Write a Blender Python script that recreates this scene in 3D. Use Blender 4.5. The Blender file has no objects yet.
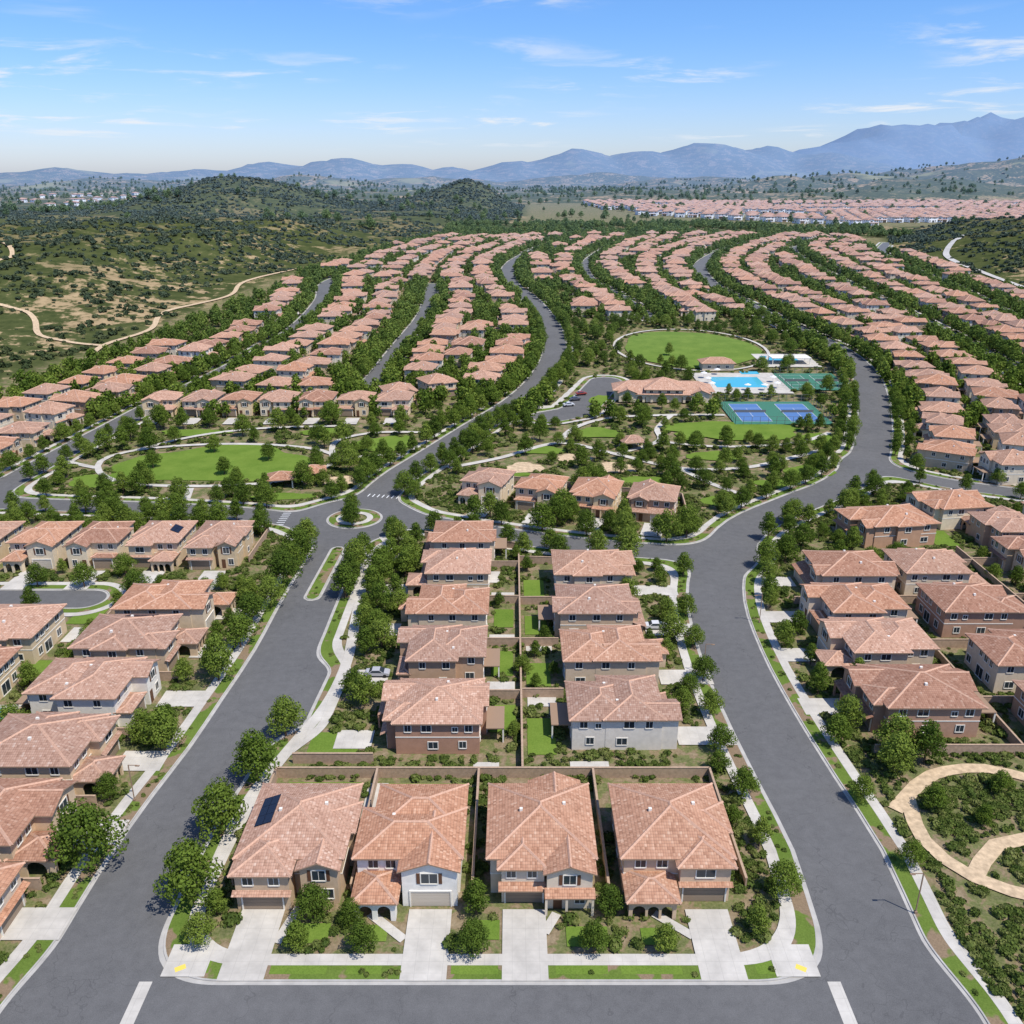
import bpy, math, random, time
import numpy as np
from mathutils import Vector, Matrix
T0=time.time()
random.seed(7); rng=np.random.default_rng(7)
S=bpy.context.scene
COL=S.collection
# ---------------------------------------------------------------- materials
def newmat(name):
    m=bpy.data.materials.new(name); m.use_nodes=True
    nt=m.node_tree; nt.nodes.clear()
    out=nt.nodes.new('ShaderNodeOutputMaterial'); b=nt.nodes.new('ShaderNodeBsdfPrincipled')
    nt.links.new(b.outputs[0],out.inputs[0])
    b.inputs['Roughness'].default_value=.85
    b.inputs['Specular IOR Level'].default_value=.25
    return m,nt,b,out
def N(nt,t,**k):
    n=nt.nodes.new(t)
    for a,v in k.items(): setattr(n,a,v)
    return n
def L(nt,a,b): nt.links.new(a,b)
def math_(nt,op,a,b=None,c=None,clamp=False):
    n=N(nt,'ShaderNodeMath',operation=op,use_clamp=clamp)
    for i,x in enumerate((a,b,c)):
        if x is None: continue
        if isinstance(x,(int,float)): n.inputs[i].default_value=x
        else: L(nt,x,n.inputs[i])
    return n.outputs[0]
def mix(nt,f,a,b,mode='MIX'):
    n=N(nt,'ShaderNodeMix',data_type='RGBA',blend_type=mode)
    for i,x in ((0,f),(6,a),(7,b)):
        if isinstance(x,(int,float)): n.inputs[i].default_value=x
        elif isinstance(x,tuple): n.inputs[i].default_value=x if len(x)==4 else x+(1,)
        else: L(nt,x,n.inputs[i])
    return n.outputs[2]
def noise(nt,vec,scale,detail=4,rough=.55,dist=0):
    n=N(nt,'ShaderNodeTexNoise'); n.inputs['Scale'].default_value=scale; n.inputs['Detail'].default_value=detail
    n.inputs['Roughness'].default_value=rough; n.inputs['Distortion'].default_value=dist
    if vec is not None: L(nt,vec,n.inputs['Vector'])
    return n.outputs['Fac']
def rampn(nt,f,stops,interp='LINEAR'):
    r=N(nt,'ShaderNodeValToRGB'); r.color_ramp.interpolation=interp
    e=r.color_ramp.elements
    while len(e)<len(stops): e.new(.5)
    for i,(p,c) in enumerate(stops):
        e[i].position=p; e[i].color=c if len(c)==4 else tuple(c)+(1,)
    L(nt,f,r.inputs[0]); return r.outputs[0]
def sstep(nt,v,a,b):
    n=N(nt,'ShaderNodeMapRange',interpolation_type='SMOOTHSTEP')
    n.inputs[1].default_value=a; n.inputs[2].default_value=b
    L(nt,v,n.inputs[0]); return n.outputs[0]
def painted_haze(nt,col,start=350,full=10000,amt=.85,hc=(.30,.43,.62)):  # bluish aerial haze painted into the base colour, growing along world Y
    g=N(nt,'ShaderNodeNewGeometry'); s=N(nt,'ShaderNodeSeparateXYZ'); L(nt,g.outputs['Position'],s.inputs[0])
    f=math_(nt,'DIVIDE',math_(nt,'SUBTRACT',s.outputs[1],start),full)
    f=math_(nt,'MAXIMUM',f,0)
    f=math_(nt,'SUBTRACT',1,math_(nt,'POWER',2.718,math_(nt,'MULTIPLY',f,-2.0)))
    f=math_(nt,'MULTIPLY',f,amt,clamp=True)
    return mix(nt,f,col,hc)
def pos(nt):
    return N(nt,'ShaderNodeNewGeometry').outputs['Position']
def simple(name,col,rough=.85,nscale=None,namt=.15,spec=.25,bump=0):
    m,nt,b,o=newmat(name)
    b.inputs['Roughness'].default_value=rough; b.inputs['Specular IOR Level'].default_value=spec
    if nscale:
        p=pos(nt); f=noise(nt,p,nscale,3)
        k=1-namt; k2=1+namt
        c=rampn(nt,f,[(.3,tuple(x*k for x in col)),(.7,tuple(min(1,x*k2) for x in col))])
        L(nt,c,b.inputs['Base Color'])
    else: b.inputs['Base Color'].default_value=col+(1,)
    return m
def mk_asphalt():
    m,nt,b,o=newmat('asphalt'); p=pos(nt)
    f1=noise(nt,p,.05,3); f2=noise(nt,p,.6,4,.7); f3=noise(nt,p,9,2,.8)
    c=rampn(nt,f1,[(.3,(.098,.097,.097)),(.7,(.138,.135,.132))])
    c=mix(nt,.35,c,rampn(nt,f2,[(.3,(.080,.079,.078)),(.7,(.175,.172,.168))]))
    c=mix(nt,.25,c,rampn(nt,f3,[(.3,(.055,.055,.055)),(.7,(.22,.216,.21))]))
    v=N(nt,'ShaderNodeTexVoronoi',feature='DISTANCE_TO_EDGE'); v.inputs['Scale'].default_value=.09
    mp=N(nt,'ShaderNodeVectorMath',operation='ADD'); L(nt,p,mp.inputs[0])
    nn=N(nt,'ShaderNodeTexNoise'); nn.inputs['Scale'].default_value=.4; L(nt,p,nn.inputs['Vector'])
    sc=N(nt,'ShaderNodeVectorMath',operation='SCALE'); L(nt,nn.outputs['Color'],sc.inputs[0]); sc.inputs['Scale'].default_value=4
    L(nt,sc.outputs[0],mp.inputs[1]); L(nt,mp.outputs[0],v.inputs['Vector'])
    crack=math_(nt,'MULTIPLY',math_(nt,'LESS_THAN',v.outputs[0],.004),.3)
    c=mix(nt,crack,c,(.06,.06,.06))
    L(nt,painted_haze(nt,c),b.inputs['Base Color']); b.inputs['Roughness'].default_value=.9
    return m
M={}
M['asphalt']=mk_asphalt()
def mk_conc(name,base):
    m,nt,b,o=newmat(name); p=pos(nt)
    f=noise(nt,p,.35,4,.65); f2=noise(nt,p,.07,2)
    c=rampn(nt,f,[(.3,tuple(x*.8 for x in base)),(.7,tuple(x*1.08 for x in base))])
    c=mix(nt,.6,c,rampn(nt,f2,[(.35,(.86,.84,.82)),(.65,(1.06,1.05,1.04))]),'MULTIPLY')
    s=N(nt,'ShaderNodeSeparateXYZ'); L(nt,p,s.inputs[0])
    jx=math_(nt,'LESS_THAN',math_(nt,'FRACT',math_(nt,'DIVIDE',s.outputs[0],1.6)),.03)
    jy=math_(nt,'LESS_THAN',math_(nt,'FRACT',math_(nt,'DIVIDE',s.outputs[1],1.6)),.03)
    j=math_(nt,'MULTIPLY',math_(nt,'MAXIMUM',jx,jy),.35)
    c=mix(nt,j,c,tuple(x*.5 for x in base))
    L(nt,painted_haze(nt,c),b.inputs['Base Color']); return m
M['concrete']=mk_conc('concrete',(.53,.50,.445))
M['kerb']=simple('kerb_concrete',(.40,.38,.345),nscale=.5)
def mk_grass(name,a,b_,mulch=None,th=.5):
    m,nt,b,o=newmat(name); p=pos(nt)
    f=noise(nt,p,.12,5,.65); f2=noise(nt,p,5,2,.7)
    c=rampn(nt,f,[(.3,a),(.7,b_)])
    c=mix(nt,.3,c,rampn(nt,f2,[(.3,tuple(x*.6 for x in a)),(.7,tuple(x*1.3 for x in b_))]))
    if mulch:
        f3=noise(nt,p,.16,3,.6); c=mix(nt,sstep(nt,f3,th,th+.04),c,mix(nt,.5,mulch,rampn(nt,f2,[(.3,tuple(x*.6 for x in mulch)),(.7,tuple(x*1.3 for x in mulch))])))
    L(nt,painted_haze(nt,c),b.inputs['Base Color']); b.inputs['Roughness'].default_value=.95; b.inputs['Specular IOR Level'].default_value=.1
    return m
M['lawn']=mk_grass('lawn_grass',(.088,.155,.022),(.165,.235,.042))
M['parkway']=mk_grass('parkway_grass',(.08,.13,.022),(.14,.195,.04),(.23,.165,.105),.52)
M['dg']=simple('decomposed_granite',(.52,.39,.25),nscale=1.2,namt=.25)
def mk_ground():
    m,nt,b,o=newmat('ground_soil'); p=pos(nt)
    at=N(nt,'ShaderNodeAttribute',attribute_name='dev')
    f=noise(nt,p,.35,4,.65,.4); f2=noise(nt,p,2.5,3,.7)
    yard=rampn(nt,f,[(.38,(.06,.092,.02)),(.49,(.115,.15,.038)),(.55,(.22,.155,.095)),(.72,(.34,.26,.175))])
    yard=mix(nt,.4,yard,rampn(nt,f2,[(.3,(.07,.08,.03)),(.7,(.33,.26,.165))]))
    g1=noise(nt,p,.012,7,.62,.5); g2=noise(nt,p,.09,5,.7); g3=noise(nt,p,.0022,4,.6)
    soil=rampn(nt,g2,[(.3,(.22,.16,.085)),(.7,(.41,.30,.17))])
    scrub=rampn(nt,g2,[(.3,(.034,.048,.017)),(.7,(.095,.105,.038))])
    k=math_(nt,'ADD',math_(nt,'MULTIPLY',g1,.6),math_(nt,'MULTIPLY',g2,.5))
    hill=mix(nt,sstep(nt,k,.565,.62),scrub,soil)
    hill=mix(nt,sstep(nt,g3,.57,.67),hill,(.25,.235,.095))
    dk=N(nt,'ShaderNodeAttribute',attribute_name='dark')
    hill=mix(nt,math_(nt,'MULTIPLY',dk.outputs['Fac'],.85),hill,scrub)
    c=mix(nt,at.outputs['Fac'],hill,yard)
    L(nt,painted_haze(nt,c,900,10500,.98,(.165,.25,.385)),b.inputs['Base Color']); b.inputs['Roughness'].default_value=1; b.inputs['Specular IOR Level'].default_value=.05
    bp=N(nt,'ShaderNodeBump'); bp.inputs['Strength'].default_value=.7; bp.inputs['Distance'].default_value=.8
    L(nt,g2,bp.inputs['Height']); L(nt,bp.outputs[0],b.inputs['Normal'])
    return m
M['ground']=mk_ground()
def mk_wall():
    m,nt,b,o=newmat('stucco'); oi=N(nt,'ShaderNodeObjectInfo'); p=pos(nt)
    f=noise(nt,p,1.2,2,.6)
    c=mix(nt,.5,oi.outputs['Color'],rampn(nt,f,[(.3,(.82,.82,.82)),(.7,(1.1,1.1,1.1))]),'MULTIPLY')
    L(nt,painted_haze(nt,c),b.inputs['Base Color']); return m
M['wall']=mk_wall()
def mk_roof(name):
    m,nt,b,o=newmat(name); oi=N(nt,'ShaderNodeObjectInfo')
    uv=N(nt,'ShaderNodeUVMap'); s=N(nt,'ShaderNodeSeparateXYZ'); L(nt,uv.outputs[0],s.inputs[0])
    u=math_(nt,'DIVIDE',s.outputs[0],.30); v=math_(nt,'DIVIDE',s.outputs[1],.42)
    cb=N(nt,'ShaderNodeCombineXYZ'); L(nt,math_(nt,'FLOOR',u),cb.inputs[0]); L(nt,math_(nt,'FLOOR',v),cb.inputs[1])
    wn=N(nt,'ShaderNodeTexWhiteNoise',noise_dimensions='3D'); L(nt,cb.outputs[0],wn.inputs[0])
    c=rampn(nt,wn.outputs['Value'],[(0,(.33,.18,.12)),(.2,(.42,.235,.16)),(.6,(.465,.27,.185)),(.88,(.50,.30,.21)),(1,(.57,.385,.285))])
    base=rampn(nt,oi.outputs['Random'],[(0,(.70,.66,.66)),(.2,(.86,.80,.76)),(.4,(1.02,.92,.82)),(.6,(.97,1.0,1.0)),(.8,(.80,.86,.92)),(1,(1.10,1.14,1.16))])
    c=mix(nt,1,c,base,'MULTIPLY')
    f=noise(nt,pos(nt),.25,3,.6)
    c=mix(nt,.5,c,rampn(nt,f,[(.3,(.80,.80,.80)),(.7,(1.1,1.1,1.1))]),'MULTIPLY')
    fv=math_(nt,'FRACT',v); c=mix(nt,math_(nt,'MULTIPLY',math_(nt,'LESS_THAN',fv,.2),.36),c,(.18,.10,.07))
    L(nt,painted_haze(nt,c),b.inputs['Base Color'])
    hu=math_(nt,'ABSOLUTE',math_(nt,'SINE',math_(nt,'MULTIPLY',u,math.pi)))
    hh=math_(nt,'ADD',hu,math_(nt,'MULTIPLY',math_(nt,'SUBTRACT',1,fv),.5))
    bp=N(nt,'ShaderNodeBump'); bp.inputs['Strength'].default_value=.5; bp.inputs['Distance'].default_value=.06
    L(nt,hh,bp.inputs['Height']); L(nt,bp.outputs[0],b.inputs['Normal'])
    return m
M['roof']=mk_roof('clay_roof_tile')
M['ridge']=simple('ridge_tile',(.52,.32,.225),nscale=3,namt=.15)
M['trim']=simple('trim_paint',(.74,.70,.62),.6)
M['fascia']=simple('fascia_wood',(.30,.205,.14),.7)
m,nt,b,o=newmat('window_glass'); b.inputs['Base Color'].default_value=(.03,.04,.05,1); b.inputs['Roughness'].default_value=.12; b.inputs['Specular IOR Level'].default_value=.6; M['glass']=m
M['garage']=simple('garage_door_paint',(.28,.21,.15),.6)
M['garage2']=simple('garage_door_light',(.5,.44,.36),.6)
M['door']=simple('front_door_wood',(.12,.055,.03),.5)
M['blockwall']=simple('block_wall',(.40,.285,.20),nscale=2)
M['bark']=simple('bark',(.13,.09,.06))
m,nt,b,o=newmat('solar_panel'); b.inputs['Base Color'].default_value=(.012,.016,.03,1); b.inputs['Roughness'].default_value=.3; M['solar']=m
M['metal']=simple('painted_metal',(.16,.16,.16),.5)
M['white']=simple('white_paint',(.70,.70,.68),.6,nscale=1,namt=.1)
M['yellow']=simple('yellow_tactile',(.75,.55,.10),.7)
M['bluecourt']=simple('blue_court',(.08,.17,.36),.8)
M['greencourt']=simple('green_court',(.05,.17,.11),.8)
m,nt,b,o=newmat('pool_water'); b.inputs['Base Color'].default_value=(.07,.40,.52,1); b.inputs['Roughness'].default_value=.1; M['water']=m
M['tyre']=simple('tyre_rubber',(.02,.02,.02),.8)
def mk_leaf(name,a,b_,c_,sc=.35,tr=True):
    m,nt,b,o=newmat(name); oi=N(nt,'ShaderNodeObjectInfo'); p=pos(nt)
    f=noise(nt,p,sc*2,2,.6); f=math_(nt,'ADD',math_(nt,'MULTIPLY',f,.6),math_(nt,'MULTIPLY',oi.outputs['Random'],.42))
    c=rampn(nt,f,[(.2,a),(.5,b_),(.8,c_)])
    c=painted_haze(nt,c)
    L(nt,c,b.inputs['Base Color']); b.inputs['Roughness'].default_value=.7; b.inputs['Specular IOR Level'].default_value=.12
    if tr:
        df=N(nt,'ShaderNodeBsdfDiffuse'); L(nt,c,df.inputs[0])
        t=N(nt,'ShaderNodeBsdfTranslucent'); L(nt,c,t.inputs[0]); ms=N(nt,'ShaderNodeMixShader'); ms.inputs[0].default_value=.3
        L(nt,df.outputs[0],ms.inputs[1]); L(nt,t.outputs[0],ms.inputs[2]); L(nt,ms.outputs[0],o.inputs[0]); nt.nodes.remove(b)
    return m
M['leaf']=mk_leaf('tree_foliage',(.066,.108,.020),(.13,.19,.030),(.22,.28,.052))
M['shrub']=mk_leaf('shrub_foliage',(.065,.10,.025),(.13,.175,.04),(.25,.26,.09),.6)
M['chap']=mk_leaf('chaparral_foliage',(.034,.050,.018),(.056,.074,.027),(.10,.11,.043),.1,False)
for key in ('asphalt','concrete','kerb','lawn','parkway','dg','ground','wall','roof','ridge','blockwall','bark','chap','fascia'):
    nt=M[key].node_tree; b=[n for n in nt.nodes if n.type=='BSDF_PRINCIPLED'][0]; o=[n for n in nt.nodes if n.type=='OUTPUT_MATERIAL'][0]
    df=nt.nodes.new('ShaderNodeBsdfDiffuse')
    if b.inputs['Base Color'].links: nt.links.new(b.inputs['Base Color'].links[0].from_socket,df.inputs['Color'])
    else: df.inputs['Color'].default_value=b.inputs['Base Color'].default_value
    if b.inputs['Normal'].links: nt.links.new(b.inputs['Normal'].links[0].from_socket,df.inputs['Normal'])
    nt.links.new(df.outputs[0],o.inputs[0]); nt.nodes.remove(b)
# ---------------------------------------------------------------- terrain
def ramp(Y,a,b):
    Y=np.asarray(Y,float); return np.where(Y<a,0,np.where(Y<b,(Y-a)**2/(2*(b-a)),Y-(a+b)/2))
def h(Y): return .04*ramp(Y,230,330)-.03*ramp(Y,750,950)-.01*ramp(Y,1800,2200)
def hf(Y): return float(h(Y))
def smooth(a,b,x):
    t=np.clip((x-a)/(b-a),0,1); return t*t*(3-2*t)
def vnoise(x,y,seed=0):
    xi=np.floor(x).astype(np.int64); yi=np.floor(y).astype(np.int64); fx=x-xi; fy=y-yi
    fx=fx*fx*(3-2*fx); fy=fy*fy*(3-2*fy)
    def hh(a,b):
        n=(a*374761393+b*668265263+seed*1442695041)&0xffffffff
        n=((n^(n>>13))*1274126177)&0xffffffff
        return ((n^(n>>16))&0xffff)/65535.0
    return (hh(xi,yi)*(1-fx)+hh(xi+1,yi)*fx)*(1-fy)+(hh(xi,yi+1)*(1-fx)+hh(xi+1,yi+1)*fx)*fy
def fbm(x,y,o=5,seed=0,ridge=False):
    s=0;a=.5;t=0
    for i in range(o):
        n=vnoise(x*2**i+i*17.3,y*2**i+i*9.1,seed+i)
        if ridge: n=1-np.abs(2*n-1)
        s=s+a*n; t+=a; a*=.5
    return s/t
BLy=[0,300,450,700,900,1050,1200,2000,2050]; BLx=[-260,-225,-192,-162,-120,-70,20,40,60]
BRy=[0,600,900,1100,1230,2000]; BRx=[400,335,360,430,1200,1300]
def devmask(X,Y):
    bl=np.interp(Y,BLy,BLx); br=np.interp(Y,BRy,BRx)
    out=np.maximum(bl-X,X-br); out=np.maximum(out,Y-2050); out=np.maximum(out,-Y-100)
    return 1-smooth(4,14,out), smooth(5,130,out)
PEAKS=[]
def pk(px,py,D,sx,sy):
    PEAKS.append(((px-512)*.001063*D,D,(178-py)*.00099*D+85,sx,sy))
for a in [(1000,120,15000,1500,1300),(905,132,14500,1200,1000),(850,148,14000,1000,900),(1090,116,15500,1500,1500),(960,126,15200,1200,1000),
          (700,148,9500,520,700),(640,156,9300,480,600),(760,153,9800,460,600),(575,156,9200,460,600),(520,165,9000,400,600),(820,160,9500,500,700),
          (340,162,8000,360,600),(275,164,8200,300,600),(400,168,8300,360,600),(455,169,8600,330,600),(60,169,6500,330,500),(0,173,6300,260,500),(120,173,6600,260,500),(200,172,7800,400,600),(-80,168,6500,400,500),
          (1000,160,3600,260,260),(1060,155,3600,300,300),(940,168,3900,240,220),(860,175,3300,200,160),(790,179,3000,150,140),(900,182,2700,160,120),(1180,150,5000,600,600),(-250,160,7000,700,700),
          (600,175,5200,400,200),(420,176,4600,300,200),(700,176,4300,260,200),(130,179,4000,300,200),(300,177,3800,200,160)]: pk(*a)
HILLS=[(-440,1480,40,80,100),(-340,1540,12,60,100),(-50,1700,42,80,120),(50,1750,14,60,100),(-560,1450,7,80,140),
       (-330,620,8,80,160),(-480,900,12,120,160),(-260,900,8,60,100),(-700,1300,4,200,200),(520,1000,8,90,100),(600,850,13,120,130),(480,760,9,70,100),
       (400,2450,12,200,90),(-300,2500,10,200,120),(900,2350,16,220,90),(1300,2600,18,200,120)]
def terrain(X,Y):
    X=np.asarray(X,float);Y=np.asarray(Y,float)
    z=h(Y); z=np.where(Y>2200,h(2200),z)
    dm,out=devmask(X,Y)
    n=fbm(X/160,Y/160,6,3,True); n2=fbm(X/900,Y/900,4,11)
    add=(n-.45)*32+(n2-.5)*24
    far=smooth(900,1600,np.hypot(X,Y)); add=add*(1-.6*far)
    far=smooth(2100,3500,np.hypot(X,Y)); add=add*(1+far*1.6)
    for (cx,cy,A,sx,sy) in HILLS: add=add+A*np.exp(-((X-cx)/sx)**2/2-((Y-cy)/sy)**2/2)*(.75+.5*n)
    z=z+add*out
    mt=0
    rn=fbm(X/900,Y/900,6,21,True); rn2=fbm(X/350,Y/350,4,41,True)
    for (cx,cy,A,sx,sy) in PEAKS:
        g=np.exp(-((X-cx)/sx)**2/2-((Y-cy)/sy)**2/2)
        mt=np.maximum(mt,(A-40)*g*(.55+.5*rn+.25*rn2))
    R=np.hypot(X,Y)
    mt=mt+smooth(7000,11000,R)*(1-smooth(20000,24000,R))*(fbm(X/2500,Y/2500,5,31,True))*60
    return z+mt
def tz(x,y): return float(terrain(np.array([x]),np.array([y]))[0])
def mkobj(name,V,F,mats,mi=None,uv=None,loc=None,smoothf=False):
    me=bpy.data.meshes.new(name); me.from_pydata([tuple(v) for v in V],[],F)
    for m in mats: me.materials.append(m)
    if mi is not None: me.polygons.foreach_set('material_index',mi)
    if uv is not None:
        l=me.uv_layers.new(name='UVMap'); l.data.foreach_set('uv',uv)
    if smoothf: me.polygons.foreach_set('use_smooth',[True]*len(F))
    me.update()
    ob=bpy.data.objects.new(name,me); COL.objects.link(ob)
    if loc: ob.location=loc
    return ob
nr=420; na=600
rr=np.concatenate([[0.0],np.geomspace(12,45000,nr)]); aa=np.linspace(0,2*math.pi,na,endpoint=False)
R_,A_=np.meshgrid(rr,aa,indexing='ij'); GX=R_*np.cos(A_); GY=R_*np.sin(A_)
GZ=terrain(GX,GY); dm,_o=devmask(GX,GY)
GZ=GZ-dm*.02-dm*smooth(240,300,GY)*.25
V=np.stack([GX,GY,GZ],-1).reshape(-1,3)
i=np.arange(nr)[:,None]; j=np.arange(na)[None,:]; j2=(j+1)%na
F=np.stack(np.broadcast_arrays(i*na+j,(i+1)*na+j,(i+1)*na+j2,i*na+j2),-1).reshape(-1,4)
g=mkobj('ground_terrain',V.tolist(),F.tolist(),[M['ground']],smoothf=True)
at=g.data.attributes.new('dev','FLOAT','POINT'); at.data.foreach_set('value',(dm*(1-smooth(1000,1030,GY)*(1-smooth(1180,1220,GY)))*(1-smooth(2000,2060,GY))).ravel())
dark=smooth(4,14,sum(A*np.exp(-((GX-cx)/sx)**2/2-((GY-cy)/sy)**2/2) for cx,cy,A,sx,sy in HILLS))
dark=np.maximum(dark,.7*smooth(700,1000,GY)*(1-smooth(1600,2200,GY))*(GX<0))
at=g.data.attributes.new('dark','FLOAT','POINT'); at.data.foreach_set('value',np.asarray(dark).ravel())
# ---------------------------------------------------------------- roads
def smoothline(P,step=6):
    P=[np.array(p,float) for p in P]; out=[]
    n=len(P)
    for i in range(n-1):
        p0=P[max(i-1,0)];p1=P[i];p2=P[i+1];p3=P[min(i+2,n-1)]
        k=max(1,int(np.linalg.norm(p2-p1)/step))
        for t in np.arange(k)/k:
            out.append(.5*((2*p1)+(-p0+p2)*t+(2*p0-5*p1+4*p2-p3)*t*t+(-p0+3*p1-3*p2+p3)*t**3))
    out.append(P[-1]); return np.array(out)
def offset(P,d):
    T=np.gradient(P,axis=0); T/=np.linalg.norm(T,axis=1)[:,None]
    return P+np.stack([-T[:,1],T[:,0]],1)*d
right=smoothline([(43,-60),(43,30),(43,63),(43,80),(44,95),(43,110),(42,129),(42,149),(44,171),(50,192),(62,214),(81,232),(98,247),(114,270),(129,303),(146,350),(157,392),(160,436),(154,486),(146,558),(141,638),(150,726),(180,812),(225,900),(290,1010),(370,1130),(460,1230)])
left=smoothline([(-48,-60),(-48,30),(-48,63),(-48,90),(-47,105),(-45.5,117),(-44.5,132),(-43.5,149),(-43.5,171),(-43,192),(-42,219)])
ne=smoothline([(-42,219),(-35,251),(-27,272),(-13,306),(3,343),(14,383),(21,432),(21,494),(12,576),(0,638),(-3,714),(7,790),(37,905),(74,1000),(92,1166),(110,1400)])
nw=smoothline([(-200,190),(-170,208),(-152,228),(-150,250),(-148,275),(-144,306),(-139,340),(-131,377),(-123,428),(-118,494),(-122,576),(-132,638),(-128,680)])
west=smoothline([(-42,219),(-56,218),(-74,223),(-100,227),(-123,229),(-152,232)])
east=smoothline([(-42,219),(-27,218),(-11,211),(7,204),(24,199),(41,196),(52,194)])
front=smoothline([(-48,68.6),(43,68.6)])
swl=smoothline([(-150,171),(-119,171),(-99,171),(-92,171)])
eloc=smoothline([(112,266),(128,249),(149,238),(185,222),(260,210)])
st=smoothline([(-60,352),(-60,366),(-56,443),(-52,515),(-53,576),(-56,640)])
fr2=smoothline([(205,230),(214,300),(220,343),(231,455),(236,576),(242,714),(262,855),(310,930)])
frr=smoothline([(280,300),(286,481),(306,616),(317,744),(335,830),(380,930)])
str2=offset(ne[(ne[:,1]>500)&(ne[:,1]<1000)],-60)
parkd=smoothline([(14,320),(24,326),(40,372)])
ROADS=[(right,6.2),(left,6.2),(front,5.6),(ne,6),(nw,5),(west,4.6),(east,4.8),(swl,4.6),(eloc,4.5),(st,4.5),(fr2,4.5),(frr,4.5),(str2,4.2),(parkd,7),(np.array([(-37.5,126),(-36.8,140)]),2.6)]
def pdist(P,L_):
    d=np.full(len(P),1e9)
    for a,b in zip(L_[:-1],L_[1:]):
        ab=b-a; t=np.clip(((P-a)@ab)/(ab@ab+1e-9),0,1); q=P-a-t[:,None]*ab
        d=np.minimum(d,q[:,0]**2+q[:,1]**2)
    return np.sqrt(d)
def smin(a,b,k):
    hh=np.clip(k-np.abs(a-b),0,None)/k; return np.minimum(a,b)-hh*hh*k*.25
def roadsd(P):
    P=np.asarray(P,float); D=np.full(len(P),99.0)
    for L_,hw in ROADS:
        mn=L_.min(0)-45; mx=L_.max(0)+45
        msk=((P>mn)&(P<mx)).all(1)
        if not msk.any(): continue
        d=pdist(P[msk],L_)-hw
        D[msk]=smin(D[msk],d,9.0)
    r=np.hypot(P[:,0]+42,P[:,1]-219)
    D=smin(D,r-15,8); D=np.maximum(D,7-r)
    md=pdist(P,np.array([(-43.3,172),(-42.6,198)]))-1.5
    D=np.maximum(D,-md)
    return D
class Soup:
    def __init__(s): s.V=[];s.F=[]
    def poly(s,p):
        k=len(s.V); s.V+=p; s.F.append(list(range(k,k+len(p))))
def clip(poly,lo,hi):
    for sgn,th in ((1,lo),(-1,hi)):
        out=[];n=len(poly)
        for i in range(n):
            a=poly[i];b=poly[(i+1)%n]; da=sgn*(a[2]-th); db=sgn*(b[2]-th)
            if da>=0: out.append(a)
            if (da>=0)!=(db>=0):
                t=da/(da-db); out.append((a[0]+(b[0]-a[0])*t,a[1]+(b[1]-a[1])*t,a[2]+(b[2]-a[2])*t))
        poly=out
        if len(poly)<3: return None
    return poly
BANDS=[('road',-99,-.45,.02,'asphalt'),('gutter',-.45,0,.03,'kerb'),('kerb',0,.2,.15,'kerb'),('parkway_grass',.2,2.1,.14,'parkway'),('sidewalk',2.1,3.7,.155,'concrete')]
soups={b[0]:Soup() for b in BANDS}
for (x0,x1,y0,y1,s) in [(-170,180,-40,260,1.0),(-260,340,260,700,2.5),(-200,520,700,1250,5.0)]:
    xs=np.arange(x0,x1+s/2,s); ys=np.arange(y0,y1+s/2,s)
    X,Y=np.meshgrid(xs,ys,indexing='ij'); D=roadsd(np.stack([X.ravel(),Y.ravel()],1)).reshape(X.shape)
    c=np.stack([D[:-1,:-1],D[1:,:-1],D[1:,1:],D[:-1,1:]],0); mn=c.min(0); mx=c.max(0)
    for name,lo,hi,zz,_ in BANDS:
        sp=soups[name]
        full=(mn>=lo)&(mx<=hi); part=(~full)&(mx>lo)&(mn<hi)
        for i,j in zip(*np.nonzero(full)):
            a,b=xs[i],xs[i+1];e,f=ys[j],ys[j+1]; he=hf(e)+zz; hF=hf(f)+zz
            sp.poly([(a,e,he),(b,e,he),(b,f,hF),(a,f,hF)])
        for i,j in zip(*np.nonzero(part)):
            a,b=xs[i],xs[i+1];e,f=ys[j],ys[j+1]
            p=clip([(a,e,D[i,j]),(b,e,D[i+1,j]),(b,f,D[i+1,j+1]),(a,f,D[i,j+1])],lo,hi)
            if p: 
                sp.poly([(q[0],q[1],hf(q[1])+zz) for q in p])
                if name=='kerb':
                    z0=[q for q in p if abs(q[2])<1e-6]
                    if len(z0)==2:
                        A,B=z0; sp.poly([(A[0],A[1],hf(A[1])),(B[0],B[1],hf(B[1])),(B[0],B[1],hf(B[1])+.15),(A[0],A[1],hf(A[1])+.15)])
for name,lo,hi,zz,mt in BANDS:
    mkobj(name,soups[name].V,soups[name].F,[M[mt]])
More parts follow.
